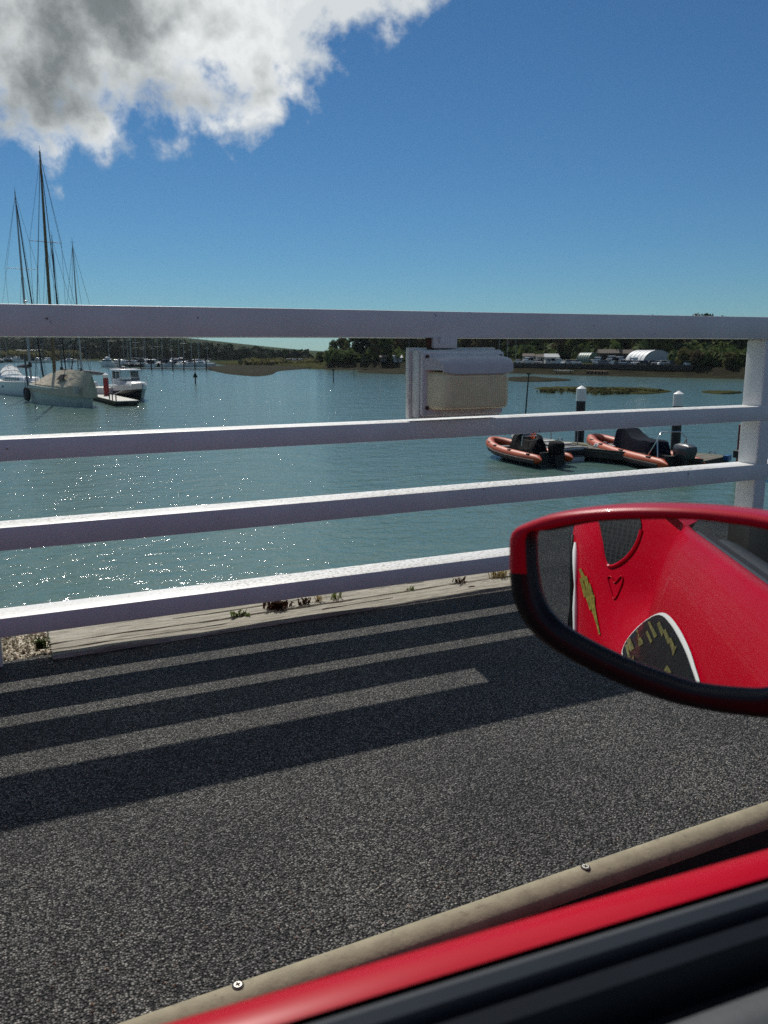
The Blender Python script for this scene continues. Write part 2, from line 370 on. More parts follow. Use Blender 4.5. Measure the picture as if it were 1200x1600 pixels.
def canvas():
    mt, t, b = newmat('tan_canvas')
    f = tnoise(t, 1.2, 5, .6, .3)
    t.links.new(ramp(t, f, [(.3, (.34, .30, .22)), (.7, (.47, .41, .31))]), b.inputs['Base Color']); b.inputs['Roughness'].default_value = .9
    bump(t, b, tnoise(t, 2.2, 3, .5, .6, (.5, 2.2, 1)), .8, .10); return mt
M['canvas'] = canvas()
M['navy_canvas'] = mat('navy_canvas', (.010, .014, .024), .9, var=.3, scale=3, bmp=.02, spec=.08)
M['black_canvas'] = mat('black_canvas', (.008, .009, .011), .8, var=.3, scale=4, bmp=.03, spec=.12)
M['sail_dark'] = mat('sail_dark', (.018, .02, .025), .8, var=.3, scale=2, bmp=.03)
M['sail_grey'] = mat('sail_grey', (.16, .17, .18), .8, var=.3, scale=2, bmp=.03)
M['rib_orange'] = mat('rib_orange', (.45, .066, .012), .5, var=.14, scale=2.5, dirt=(.25, .07, .04), dirt_amt=.38)
M['rib_hull'] = mat('rib_hull', (.05, .052, .055), .5, var=.2)
M['rib_black'] = mat('rib_black', (.013, .013, .015), .6, var=.2)
M['steel'] = mat('steel', (.6, .61, .62), .22, metal=1, var=.05)
M['engine_grey'] = mat('engine_grey', (.045, .05, .058), .35, var=.2, scale=5)
def pontoonwood():
    mt, t, b = newmat('pontoon_boards')
    c = N(t, 'ShaderNodeTexCoord'); w = N(t, 'ShaderNodeTexWave', bands_direction='X'); w.inputs['Scale'].default_value = 2.2; w.inputs['Distortion'].default_value = .4
    t.links.new(c.outputs['Object'], w.inputs['Vector'])
    f = tnoise(t, 1.1, 5, .6); col = ramp(t, f, [(.3, (.085, .075, .058)), (.55, (.15, .14, .105)), (.75, (.12, .125, .06))])
    col = mixc(t, ramp(t, w.outputs['Fac'], [(.04, (.8, .8, .8)), (.14, (0, 0, 0))]), col, (.03, .027, .022))
    t.links.new(col, b.inputs['Base Color']); b.inputs['Roughness'].default_value = .85; return mt
M['pontoon_wood'] = pontoonwood()
M['pile_black'] = mat('pile_black', (.02, .02, .022), .6, var=.3, scale=2, dirt=(.06, .05, .04), dirt_amt=.38)
M['pile_white'] = mat('pile_white', (.75, .75, .73), .5, var=.05)
M['pile_red'] = mat('pile_red', (.27, .018, .022), .5, var=.15, scale=2)
M['rust_red'] = mat('rust_red', (.17, .03, .025), .7, var=.3, scale=3)
M['blue'] = mat('blue_plastic', (.03, .12, .30), .4)
M['tent_white'] = mat('tent_white', (.74, .75, .74), .45, var=.06, scale=.5)
M['tent_grey'] = mat('tent_grey', (.50, .51, .50), .6, var=.1, scale=.4)
M['green_clad'] = mat('green_clad', (.05, .14, .085), .5, var=.15, scale=.5)
M['roof_brown'] = mat('roof_brown', (.11, .085, .065), .8, var=.2, scale=.6)
M['wall_white'] = mat('wall_white', (.50, .49, .46), .7, var=.1, scale=.5)
M['wall_dark'] = mat('wall_dark', (.06, .055, .05), .8, var=.2, scale=.5)
M['orange_brown'] = mat('orange_brown', (.22, .13, .08), .8, var=.3, scale=.8)
M['weed_red'] = leafmat('weed_red', (.075, .035, .028)); M['weed_green'] = leafmat('weed_green', (.10, .14, .04)); M['weed_straw'] = leafmat('weed_straw', (.28, .24, .11))
M['decal_yellow'] = mat('decal_yellow', (.22, .185, .03), .5, var=.6, scale=90, dirt=(.05, .045, .02), dirt_amt=.5)
M['decal_white'] = mat('decal_white', (.85, .86, .85), .3, var=.02)
M['chrome'] = mat('chrome', (.85, .86, .87), .06, metal=1, var=.02)
def intakemesh():
    mt, t, b = newmat('intake_mesh')
    c = N(t, 'ShaderNodeTexCoord'); vo = N(t, 'ShaderNodeTexVoronoi', feature='DISTANCE_TO_EDGE'); vo.inputs['Scale'].default_value = 95; vo.inputs['Randomness'].default_value = 0
    t.links.new(c.outputs['Object'], vo.inputs['Vector'])
    t.links.new(ramp(t, vo.outputs['Distance'], [(.05, (.022, .023, .025)), (.13, (.004, .004, .005))]), b.inputs['Base Color']); b.inputs['Roughness'].default_value = .5; return mt
M['intake_mesh'] = intakemesh()

# ------------------------------------------------------------------ ground, bridge, water
structure('water', MB().add([(-2800, -400, WZ), (2800, -400, WZ), (2800, 3400, WZ), (-2800, 3400, WZ)], [(0, 1, 2, 3)]), M['water'])
KS = .0226
def ky(x): return 1.281 + KS*x
ROAD = -.17
def quadxy(x0, x1, ya0, ya1, yb0, yb1, z): return [(x0, ya0, z), (x1, ya1, z), (x1, yb1, z), (x0, yb0, z)]
structure('footway', MB().add(quadxy(-14, 16, ky(-14), ky(16), 3.20, 3.20, 0), [(0, 1, 2, 3)]), M['asphalt'])
structure('road', MB().add(quadxy(-60, 60, -8, -8, ky(-60)+.3, ky(60)+.3, ROAD), [(0, 1, 2, 3)]), M['road_asphalt'])
structure('bridge_deck', MB().box((0, -2.25, -.76), (34, 11.2, .9)).box((0, 3.55, -.2), (34, .36, .35)), M['concrete'])
# kerb: rounded nosing strip with screws
kerb = thing('kerb_edging', 'buff rounded edging strip with screw heads along the asphalt footway beside the red car', 'kerb', (0, 0, 0))
def nose_ring(x):
    y = ky(x)
    pr = [(0, -.03), (0, .003), (-.012, .006), (-.030, .005), (-.046, 0), (-.060, -.006), (-.068, -.014), (-.071, -.024), (-.0712, -.030), (-.01, -.030)]
    return [V((x, y+a*.74, z)) for a, z in pr]
part('nosing_strip', MB().loft([nose_ring(-14+i*.5) for i in range(61)]), M['nosing'], kerb, smooth=.6)
part('kerb_face', MB().loft([[V((x, ky(x)-.048, -.0305)), V((x, ky(x)-.044, ROAD-.02)), V((x, ky(x)-.01, ROAD-.02)), V((x, ky(x)-.01, -.0305))] for x in [-14+i*2 for i in range(16)]]), M['rubber'], kerb)
for i, xs in enumerate((-.50, .292, 1.078, 1.87, 2.66)):
    y = ky(xs) - .012 + (.002 if i % 2 else -.002)
    sc_ = MB().tube([(xs, y, .003), (xs, y, .0085)], [.0088, .0075], 16)
    so = part('screw', sc_, M['screw'], kerb, smooth=.5)
    part('screw_recess', MB().tube([(xs, y, .002), (xs, y, .0068)], [.0112, .0108], 18), M['dark_hole'], so)
    a = random.uniform(0, 1.5); sl = MB()
    sl.box((xs, y, .0087), (.0098, .0030, .0006), a).box((xs, y, .00885), (.0030, .0098, .0006), a)
    part('screw_slot', sl, M['dark_hole'], so)

grit = MB(); rg = random.Random(12)
for i in range(900):
    x = rg.uniform(-1.2, 4.2); e_ = rg.random()
    y = ky(x) + .02 + abs(rg.gauss(0, .10)) if e_ < .35 else (3.12 - abs(rg.gauss(0, .10)) if e_ < .75 else rg.uniform(1.35, 3.0))
    r = rg.uniform(.002, .0045); a = rg.uniform(0, 6); q = Matrix.Rotation(a, 3, 'Z')
    grit.add([q @ V((u*r*rg.uniform(.7, 1.3), v*r*rg.uniform(.7, 1.2), w*r)) + V((x, y, .001)) for u, v, w in ((1, 0, 0), (0, 1, 0), (-1, 0, 0), (0, -1, 0), (.2, .1, .9))], [(0, 1, 4), (1, 2, 4), (2, 3, 4), (3, 0, 4)])
go_ = part('grit', grit, M['gravel'], None); tag(go_, 'loose pale grit scattered on the asphalt footway', None, None, 'stuff')
wv = MB(); rg = random.Random(19)
for i in range(420):
    r_ = 17*math.exp(rg.random()**.7*2.4); az = math.radians(rg.gauss(17, 15)); x, y = r_*math.sin(az), r_*math.cos(az)
    k_ = min(1.2, .25+r_/80); a, b_, h_ = rg.uniform(.05, .17)*k_, rg.uniform(.03, .09)*k_, 0; h_ = b_*rg.uniform(.16, .30); rot = rg.gauss(0, .5); rings = []
    for k, f_ in enumerate((1.0, .8, .6, .4, .2, .02)):
        rings.append([V((x+f_*(a*math.cos(2*PI*j/10)*math.cos(rot)-b_*math.sin(2*PI*j/10)*math.sin(rot)), y+f_*(a*math.cos(2*PI*j/10)*math.sin(rot)+b_*math.sin(2*PI*j/10)*math.cos(rot)), WZ-.004+h_*(1-f_*f_))) for j in range(10)])
    wv.loft(rings, True, False)
wo_ = part('wave_crests', wv, M['water_smooth'], None, smooth=3); tag(wo_, 'small wave crests glinting on the open water', None, None, 'stuff')

# ------------------------------------------------------------------ railing
RY = 3.14
rail = thing('bridge_railing', 'white painted four-rail bridge railing between the footway and the water', 'railing', (0, RY, 0))
def rail_mb(z0, z1, d, y0=0.0):
    mb = MB(); n = 90; rings = []
    for i in range(n+1):
        x = -14 + 30*i/n; w = [mnoise.noise(V((x*.9, z0*9, k)))*.0022 for k in range(4)]
        rings.append([V((x, y0+w[0], z0+w[1])), V((x, y0+d, z0+w[1])), V((x, y0+d, z1+w[2])), V((x, y0+w[0], z1+w[2]))])
    return mb.loft(rings)
for z0, z1, d, y0 in ((1.178, 1.288, .19, 0), (.749, .827, .135, 0), (.431, .515, .135, 0), (.111, .183, .135, 0)):
    part('rail', rail_mb(z0, z1, d, y0), M['white_paint'], rail, smooth=.5, bevel=.003)
for xp in (-11.60, -7.82, -4.0, -.18, 3.645, 7.47, 11.29):
    part('post', MB().box((xp+.045, .0685, .53), (.09, .131, 1.29)), M['white_paint'], rail, smooth=.5, bevel=.012, seg=3)
    part('base_plate', MB().box((xp+.045, .07, -.108), (.2, .18, .014)), M['white_paint_dirty'], rail, bevel=.003)
    for dx in (-.075, .075):
        part('bolt', MB().cyl((xp+.045+dx, .14, -.10), .011, .02, 6), M['rust'], rail)

# ------------------------------------------------------------------ bulkhead lamp on the railing
lamp = thing('bulkhead_lamp', 'weathered white bulkhead lamp with cream lens mounted between the top two rails', 'lamp', (1.79, 3.14, .95))
def L(x, y, z): return (x-1.79, y-3.14, z-.95)
part('mounting_board', MB().box(L(1.785, 3.188, .9875), (.43, .034, .30)), M['white_paint_dirty'], lamp, smooth=.5, bevel=.006)
part('mounting_board', MB().box(L(1.787, 3.135, .985), (.41, .068, .285)), M['white_paint_dirty'], lamp, smooth=.5, bevel=.010)
part('base_flange', MB().box(L(1.785, 3.085, .986), (.40, .026, .268)), M['white_paint_dirty'], lamp, smooth=.5, bevel=.011, seg=3)
part('bracket', MB().box(L(1.73, 3.16, 1.158), (.115, .05, .05)), M['white_paint_dirty'], lamp, smooth=.5, bevel=.008)
part('bracket', MB().box(L(1.672, 3.175, 1.155), (.03, .03, .056)), M['rust'], lamp, smooth=.5, bevel=.004)
def lens_ring(y, gx, gz):
    f_ = (3.074-y)/.089; x0, x1, z0, z1 = 1.606+.046*f_-gx, 1.984-.030*f_+gx, .880-gz, 1.04+gz; r = .022; out = []
    for cx, cz, a0 in ((x1-r, z1-r, 0), (x0+r, z1-r, PI/2), (x0+r, z0+r, PI), (x1-r, z0+r, 1.5*PI)):
        for k in range(4):
            a = a0 + PI/2*k/3; out.append(V(L(cx+r*math.cos(a), y, cz+r*math.sin(a))))
    return out
part('lens', MB().loft([lens_ring(3.074, 0, 0), lens_ring(3.02, 0, -.002), lens_ring(2.996, 0, -.004), lens_ring(2.988, -.006, -.010), lens_ring(2.985, -.02, -.02)]), M['lamp_lens'], lamp, smooth=.7)
ribs = MB()
for i in range(30):
    ribs.box(L(1.672+i*.0091, 2.9845, .960), (.0032, .003, .115))
part('lens_rib', ribs, M['lamp_lens'], lamp, kind='stuff')
hd = MB(); rings = []
for k in range(13):
    u = k/12; e = .012*(1 if k in (0, 12) else .35 if k in (1, 11) else 0); ring = []
    for y, z in ((3.074, 1.104-e), (3.05, 1.106-e), (3.015, 1.100-e), (2.992, 1.088-e), (2.980+e*.6, 1.068), (2.976+e*.6, 1.030+e), (2.982+e*.6, 1.024+e), (2.990, 1.045), (3.074, 1.045)):
        f_ = (3.074-y)/.098; xa, xb = 1.592+.050*f_, 1.996-.024*f_; ring.append(V(L(xa+(xb-xa)*u, y, z)))
    rings.append(ring)
part('hood', hd.loft(rings), M['lamp_hood'], lamp, smooth=.8)
for xx, zz in ((1.606, 1.10), (1.963, 1.10), (1.606, .888), (1.963, .888)):
    part('screw', MB().tube([L(xx, 3.074, zz), L(xx, 3.066, zz)], .008, 10), M['rust'], lamp)

# ------------------------------------------------------------------ timber beam, gravel, weeds
def beam_z(x, v):
    y = 3.135 + .030*x + .40*v
    cr = 3.285 + .028*x + .012*mnoise.noise(V((x*1.3, 4, 0)))
    z = .012 + .005*mnoise.noise(V((x*2.2, y*16, 1))) + .003*mnoise.noise(V((x*7, y*70, 2)))
    dcr = abs(y-cr); z -= .034*max(0, 1-dcr/(.008+.004*mnoise.noise(V((x*3, 1, 1)))))
    cr2 = 3.385 + .03*x + .02*mnoise.noise(V((x*.9, 9, 0))); z -= .012*max(0, 1-abs(y-cr2)/.004)*(1 if mnoise.noise(V((x*1.7, 3, 3))) > -.05 else 0)
    cr3 = 3.215+.03*x + .012*mnoise.noise(V((x*1.6, 5, 5))); z -= .010*max(0, 1-abs(y-cr3)/.004)*(1 if mnoise.noise(V((x*1.3, 8, 3))) > .02 else 0)
    ed = min(v, 1-v)*.40; z -= .012*max(0, 1-ed/.012)**2
    return V((x, y, z))
for k, (xa, xb) in enumerate(((.078, 3.92), (4.0, 7.6))):
    mb = MB(); nx = 260 if k == 0 else 60; nv = 90; rings = []
    for i in range(nx+1):
        x = xa + (xb-xa)*i/nx; w = .012*mnoise.noise(V((i*.0+2, 1, k))) if i in (0, nx) else 0
        top = [beam_z(x + (.010*mnoise.noise(V((j*.35, 7, k))) if i in (0, nx) else 0), j/nv) for j in range(nv+1)]
        rings.append([V((x, 3.138+.03*x, -.14))] + top + [V((x, 3.532+.03*x, -.14))])
    mb.loft(rings)
    o = part('timber_beam', mb, M['timber'], None, smooth=.5)
    tag(o, 'weathered silver-grey timber kerb beam split along its length under the bottom rail' if k == 0 else 'farther weathered timber kerb beam beyond the right railing post', 'beam')
gb = MB()
for i in range(4600):
    x = random.uniform(-1.6, .085); y = random.uniform(3.08, 3.56); r = random.choice((.004, .005, .006, .008, .011))*random.uniform(.7, 1.2)
    z = -.005 + .006*mnoise.noise(V((x*9, y*9, 0))) + random.uniform(-.003, .003)
    q = Matrix.Rotation(random.uniform(0, 6), 3, 'Z'); rz = r*random.uniform(.5, .9)
    vs = [q @ V((sx*r*random.uniform(.7, 1.2), sy*r*random.uniform(.6, 1), sz*rz)) for sx, sy, sz in ((1, 0, 0), (0, 1, 0), (-1, 0, 0), (0, -1, 0), (.2, .1, 1), (0, 0, -1))]
    gb.add([v + V((x, y, z)) for v in vs], [(0, 1, 4), (1, 2, 4), (2, 3, 4), (3, 0, 4), (1, 0, 5), (2, 1, 5), (3, 2, 5), (0, 3, 5)])
go = part('gravel', gb, M['gravel'], None); tag(go, 'small tan gravel beside the end of the timber beam', None, None, 'stuff')
structure('gravel_bed', MB().add([(-14, 3.10, .002-.012), (.1, 3.10, .002-.012), (.1, 3.6, -.012), (-14, 3.6, -.012)], [(0, 1, 2, 3)]), M['gravel'])
def weed(px, py, n, h, spread, ml, label, seed, z=.01, blade=.012, droop=.6):
    rnd = random.Random(seed); p = atz(px, py, z); mb = MB()
    for i in range(n):
        a = rnd.uniform(0, 2*PI); l = h*rnd.uniform(.5, 1.1); b = V((rnd.gauss(0, spread*.5), rnd.gauss(0, spread*.22), -.005))
        d = V((math.cos(a), math.sin(a)*.6, 0)); w = blade*rnd.uniform(.5, 1.2); sd_ = V((-d.y, d.x, 0)); ln = rnd.uniform(.2, droop)
        pts = [b, b + d*l*ln*.4 + V((0, 0, l*.5)), b + d*l*ln + V((0, 0, l*.8)), b + d*l*ln*1.5 + V((0, 0, l*.75))]
        vs = []
        for k, q in enumerate(pts): vs += [q - sd_*w*(.4, 1, .9, .1)[k], q + sd_*w*(.4, 1, .9, .1)[k]]
        mb.add(vs, [(0, 1, 3, 2), (2, 3, 5, 4), (4, 5, 7, 6)])
    o = part('weed', mb, M[ml], None); o.location = p
    return tag(o, label, 'plant', 'weeds rooted in the cracks of the timber beam')
weed(432, 952, 60, .055, .055, 'weed_red', 'dark reddish weed, largest plant growing from the beam crack', 1, blade=.011)
weed(474, 945, 22, .04, .03, 'weed_red', 'small reddish weed just right of the largest weed', 2, blade=.009)
weed(373, 962, 22, .035, .04, 'weed_green', 'low green weed left of the largest reddish weed', 3, blade=.010)
weed(496, 941, 26, .045, .02, 'weed_straw', 'thin grass tuft right of the two reddish weeds', 4, blade=.004)
weed(524, 936, 26, .045, .03, 'weed_green', 'sparse green grass tuft in the middle of the beam', 5, blade=.004)
weed(642, 922, 18, .03, .025, 'weed_green', 'tiny green tuft in the crack below the lamp', 6, blade=.004)
weed(717, 911, 20, .045, .04, 'weed_red', 'dried curled brown weed left of the wing mirror', 7, blade=.006, droop=1.2)
weed(782, 902, 90, .055, .06, 'weed_straw', 'straw grass clump next to the wing mirror', 8, blade=.004)
weed(64, 1012, 90, .05, .016, 'weed_green', 'dark green grass tuft at the left end of the beam', 9, blade=.005)
lf = MB().ell((0, 0, .004), (.022, .009, .004), 8, 4); lo = part('dead_leaf', lf, M['weed_red'], None); lo.location = atz(737, 918, .01); tag(lo, 'dark dead leaf lying on the beam below the curled weed', 'leaf')
st = MB().ell((0, 0, .003), (.018, .010, .005), 8, 4); so = part('pale_pebble', st, M['decal_white'], None); so.location = atz(588, 917, .012); tag(so, 'flat pale pebble on the beam below the railing', 'pebble')

# ------------------------------------------------------------------ red car: left flank, door, wing mirror
car = thing('red_car', 'glossy red open-top sports car seen from its passenger seat, wing mirror at right', 'car', (0, 0, ROAD))
def CL(p): return V((p[0], p[1], p[2]-ROAD))
def sst(a, b, x): t_ = max(0, min(1, (x-a)/(b-a))); return t_*t_*(3-2*t_)
def zb(x): return .85 + .11*sst(-.55, -1.2, x) - .10*sst(1.0, 2.3, x) - .1*sst(-1.9, -2.5, x)
def yb(x): return .313 - .05*max(x, -.5) - .02*x*x*(1 if x > 0 else 0)
def ybody(x, z):
    t_ = max(0, zb(x) - z)
    y = yb(x) + .040*(1-math.exp(-t_/.06)) + .02*sst(0, .3, t_) - .20*max(0, .42-z)
    y += .145*sst(-.58, -1.02, x) - .085*max(0, -1.02-x)
    y -= .11*max(0, .74-z)*sst(-.62, -.98, x)
    y -= .080*math.exp(-((x+.70)/.10)**2)*sst(.50, .68, z)
    y -= .20*max(0, -x-1.9)**1.5
    y -= .22*max(0, x-1.6)**1.5
    y += .07*math.exp(-((x-1.45)/.5)**2)
    return y
ZLO = -.02
def skin(x0, x1, nx, nz, arch=None, top_in=.021):
    mb = MB(); idx = {}; vs = []; fs = []
    for i in range(nx+1):
        x = x0 + (x1-x0)*i/nx; zt = zb(x)
        ring = [(x, yb(x) - top_in + .145*sst(-.58, -1.02, x) - .085*max(0, -1.02-x), zt+.0015), (x, yb(x) - top_in*.5 + .145*sst(-.58, -1.02, x) - .085*max(0, -1.02-x), zt+.003)]
        for j in range(nz+1):
            s_ = (j/nz)**1.6; z = zt - .002 - (zt-ZLO)*s_; ring.append((x, ybody(x, z), z))
        vs += [CL(p) for p in ring]
    n = nz+3
    for i in range(nx):
        for j in range(n-1):
            q = (i*n+j, i*n+j+1, (i+1)*n+j+1, (i+1)*n+j)
            if arch:
                c = sum((vs[k] for k in q), V((0, 0, 0)))/4
                if (c.x-arch[0])**2 + (c.z-.33)**2 < arch[1]**2: continue
            fs.append(q)
    return mb.add(vs, fs)
door = part('door', skin(-.545, .93, 60, 40), M['red'], car, smooth=.9)
part('rear_fender', skin(-2.45, -.551, 90, 44, (-1.62, .36)), M['red'], car, smooth=.9)
part('front_fender', skin(.936, 2.45, 50, 36, (1.52, .36)), M['red'], car, smooth=.9)
# sills, trims on the door top, given as (y offset from belt edge, z) and swept along x
def sweep(prof, x0, x1, n=24, closed=True):
    rings = []
    for i in range(n+1):
        x = x0+(x1-x0)*i/n; rings.append([CL((x, yb(x)+a+.002, z)) for a, z in prof])
    return MB().loft(rings, closed)
part('window_trim', sweep([(-.0225, .848), (-.0235, .835), (-.036, .835), (-.035, .849), (-.030, .852)], -.5, .95), M['grey_trim'], door, smooth=.6)
part('window_seal', sweep([(-.037, .838), (-.037, .815), (-.052, .815), (-.052, .846), (-.046, .850), (-.041, .842)], -.5, .95), M['rubber'], door, smooth=.6)
part('window_slot', sweep([(-.0525, .82), (-.0525, .80), (-.068, .80), (-.068, .815)], -.5, .95), M['dark_hole'], door)
part('inner_panel', sweep([(-.0665, .80), (-.067, .832), (-.072, .838), (-.085, .838), (-.105, .832), (-.122, .815), (-.133, .78), (-.137, .70), (-.13, .35), (-.067, .35)], -.5, .95), M['door_card'], door, smooth=.9)
part('sill', MB().box((.2, .20, .14-ROAD-.12), (1.6, .28, .22)), M['black_plastic'], car, bevel=.02)
part('cabin_floor', MB().box((.1, -.52, .02-ROAD), (1.75, 1.3, .04)), M['seat_leather'], car)
part('rear_bulkhead', MB().box((-.72, -.55, .50-ROAD), (.20, 1.5, .92)), M['seat_leather'], car, bevel=.04, smooth=.6)
part('seat', MB().box((-.38, -.25, .22-ROAD), (.55, .46, .2), 0).box((-.56, -.25, .52-ROAD), (.14, .44, .6)), M['seat_leather'], car, bevel=.05, smooth=.7)
def deck(x0, x1, n):
    rings = []
    for i in range(n+1):
        x = x0+(x1-x0)*i/n; e = yb(x)-.022+.145*sst(-.58, -1.02, x) - .085*max(0, -1.02-x); zt = zb(x)-.004
        rings.append([CL((x, e - (2*e+1.1)*k/12 if False else e + (-1.15-e-e)*k/12, zt + .05*math.sin(PI*k/12))) for k in range(13)])
    return MB().loft(rings, False)
part('rear_deck', deck(-2.45, -.8, 20), M['red'], car, smooth=.9)
part('bonnet', deck(.936, 2.45, 20), M['red'], car, smooth=.9)
def wheel(x, y):
    w = part('wheel', MB().loft([[V((x+r*math.cos(2*PI*k/28), y+o, .33+r*math.sin(2*PI*k/28))) for k in range(28)] for r, o in ((.2, -.11), (.32, -.11), (.335, -.06), (.335, .06), (.32, .1), (.25, .11), (.24, .05))], True, False), M['rubber'], car, smooth=.6)
    rb = MB().tube([(x, y-.02, .33), (x, y+.05, .33)], .06, 16)
    for k in range(5):
        a = 2*PI*k/5; rb.tube([(x, y+.045, .33), (x+.24*math.cos(a), y+.06, .33+.24*math.sin(a))], [.04, .026], 6)
    rb.tube([(x+.245*math.cos(2*PI*k/28), y+.05, .33+.245*math.sin(2*PI*k/28)) for k in range(28)], .012, 6, True)
    part('rim', rb, M['alloy'], w, smooth=.6)
wheel(-1.62, .40); wheel(1.52, .20)

# wing mirror: built in the plane of its glass
MPT = V((.462, .512, .915)) - V((0, 0, .008))
_d0 = ray(900, 900).normalized(); _r0 = V((-.985, -.030, -.20)).normalized(); MN = (_r0-_d0).normalized()
def onm(px, py, off=0.0):                       # point on the glass plane, off = metres towards the driver
    r = ray(px, py); p = CP + r*((MPT-CP).dot(MN)/r.dot(MN)); return p + MN*off
glass_px = [(835, 832), (862, 829), (895, 822), (937, 815), (1004, 812), (1081, 812), (1137, 818), (1200, 828), (1262, 850), (1296, 900), (1290, 985), (1250, 1052), (1200, 1076), (1158, 1078), (1091, 1071), (1046, 1058), (972, 1030), (895, 991), (862, 965), (845, 938), (837, 908), (833, 868)]
outer_px = [(797, 832), (822, 816), (867, 802), (932, 794), (992, 791), (1060, 792), (1130, 797), (1205, 808), (1285, 832), (1330, 892), (1330, 1010), (1290, 1092), (1215, 1124), (1158, 1122), (1092, 1111), (1028, 1095), (958, 1068), (866, 1020), (822, 982), (802, 945), (794, 907), (793, 866)]
def smooth_loop(pts, k=3):
    out = []; n = len(pts)
    for i in range(n):
        p0, p1, p2, p3 = (V(pts[(i+j-1) % n]) for j in range(4))
        for s_ in range(k):
            t_ = s_/k
            out.append(0.5*((2*p1) + (p2-p0)*t_ + (2*p0-5*p1+4*p2-p3)*t_*t_ + (3*p1-p0-3*p2+p3)*t_**3))
    return out
gl = smooth_loop(glass_px); ol = smooth_loop(outer_px); nl = len(gl)
mir = part('wing_mirror', MB().loft([[CL(onm(a.x*(1-f_)+b.x*f_, a.y*(1-f_)+b.y*f_, o)) for a, b in zip(gl, ol)] for f_, o in ((-.03, -.006), (0, -.002), (.05, .003), (.11, .005), (.17, .0058))], True, False), M['black_plastic'], car, smooth=.9)
mir.name = 'wing_mirror'
gm = MB(); gm.add([CL(onm(p.x, p.y, -.0045)) for p in gl], [tuple(range(nl))]); part('mirror_glass', gm, M['mirror'], mir)
octr = sum((onm(p.x, p.y) for p in ol), V((0, 0, 0)))/nl
def shell_ring(f_, off, shrink=1.0):
    out = []
    for a, b in zip(gl, ol):
        p = onm(a.x*(1-f_)+b.x*f_, a.y*(1-f_)+b.y*f_, 0); p = octr + (p-octr)*shrink + MN*off; out.append(CL(p))
    return out
rings = [shell_ring(.17, .0058), shell_ring(.24, .0066), shell_ring(.62, .0062), shell_ring(.86, .003), shell_ring(.97, -.004), shell_ring(1.0, -.014), shell_ring(1.0, -.03, .995), shell_ring(1.0, -.055, .93), shell_ring(1.0, -.08, .78), shell_ring(1.0, -.10, .52), shell_ring(1.0, -.108, .2)]
ub, lb = MB(), MB()
upper = []
for i in range(nl):
    p = (gl[i]+ol[i])/2; upper.append(p.y < 905 if p.x < 1000 else p.y < 950)
for sel, mbx in ((True, ub), (False, lb)):
    vs = [p for r in rings for p in r]; fs = []
    for k in range(len(rings)-1):
        for j in range(nl):
            j2 = (j+1) % nl
            if upper[j] == sel: fs.append((k*nl+j, k*nl+j2, (k+1)*nl+j2, (k+1)*nl+j))
    mbx.add(vs, fs)
part('mirror_cap', ub, M['red'], mir, smooth=1.2); M['shell_black'] = mat('shell_black', (.006, .0065, .007), .3, var=.1, spec=.25); part('lower_shell', lb, M['shell_black'], mir, smooth=1.2)
arm0 = onm(1330, 960, -.03)
part('mirror_stalk', MB().tube([CL(arm0), CL(arm0 + V((.03, -.06, -.02))), CL((.66, .25, .83))], [.035, .03, .04], 10), M['black_plastic'], mir, smooth=1)
for (qx, qy) in ((815, 930), (820, 927)):
    part('indicator_lens', MB().ell(CL(onm(qx, qy, .002)), (.003, .0026, .0026), 8, 6), M['chrome'], mir, smooth=1)
part('rim_fixing', MB().ell(CL(onm(815, 846, .004)), (.0016, .0016, .0016), 8, 6), M['grey_trim'], mir, smooth=1)

# marks on the flank (found by following the mirror's reflection to the body)
def body_normal(x, z):
    e = .01; return V((-(ybody(x+e, z)-ybody(x-e, z))/(2*e), 1, -(ybody(x, z+e)-ybody(x, z-e))/(2*e))).normalized()
def flank(px, py):
    h = onm(px, py, -.0045); d = ray(px, py).normalized(); r = d - MN*(2*d.dot(MN)); t_ = .02
    while t_ < 3.2:
        p = h + r*t_
        if p.z < zb(p.x)+.02 and p.y < ybody(p.x, min(p.z, zb(p.x))): break
        t_ += .004
    lo, hi = t_-.004, t_
    for _ in range(14):
        mid = (lo+hi)/2; p = h + r*mid
        if p.y < ybody(p.x, min(p.z, zb(p.x))): hi = mid
        else: lo = mid
    p = h + r*hi; return p
def onbody(p, off): return CL(p + body_normal(p.x, min(p.z, zb(p.x)-.01))*off)
def inset(pts, d):
    c = sum((V(p) for p in pts), V((0, 0)))/len(pts); return [V(p) + (c-V(p)).normalized()*d for p in pts]
def patch(pts, off, k=6):
    c = sum((V(p) for p in pts), V((0, 0)))/len(pts); n = len(pts); vs = []; fs = []
    for s_ in range(k+1):
        vs += [onbody(flank(*(c.lerp(V(p), s_/k if s_ else .02))), off) for p in pts]
    for s_ in range(k):
        for j in range(n): fs.append((s_*n+j, s_*n+(j+1) % n, (s_+1)*n+(j+1) % n, (s_+1)*n+j))
    fs.append(tuple(range(n))); return MB().add(vs, fs)
fen = [o for o in car.children if o.name.startswith('rear_fender')][0]
intake = smooth_loop([(938, 806), (990, 800), (1000, 812), (1001, 828), (994, 850), (982, 868), (966, 881), (952, 885), (945, 874), (941, 850)], 3)
part('side_intake', patch(intake, .003), M['intake_mesh'], fen)
part('intake_lip', MB().tube([onbody(flank(*p), .001) for p in intake[9:]], .0045, 6), M['red'], fen, smooth=1)
part('badge', MB().tube([onbody(flank(*p), .002) for p in smooth_loop([(949, 903), (953, 920), (959, 937), (966, 925), (972, 908), (970, 900), (960, 911), (955, 902)], 3)], .0017, 6, True), M['red'], fen, smooth=1, label='raised heart-shaped badge')
arch = smooth_loop([(974, 1030), (975, 1010), (990, 988), (1010, 970), (1031, 959), (1046, 963), (1062, 983), (1077, 1012), (1087, 1042), (1094, 1076), (1060, 1085), (1000, 1062)], 3)
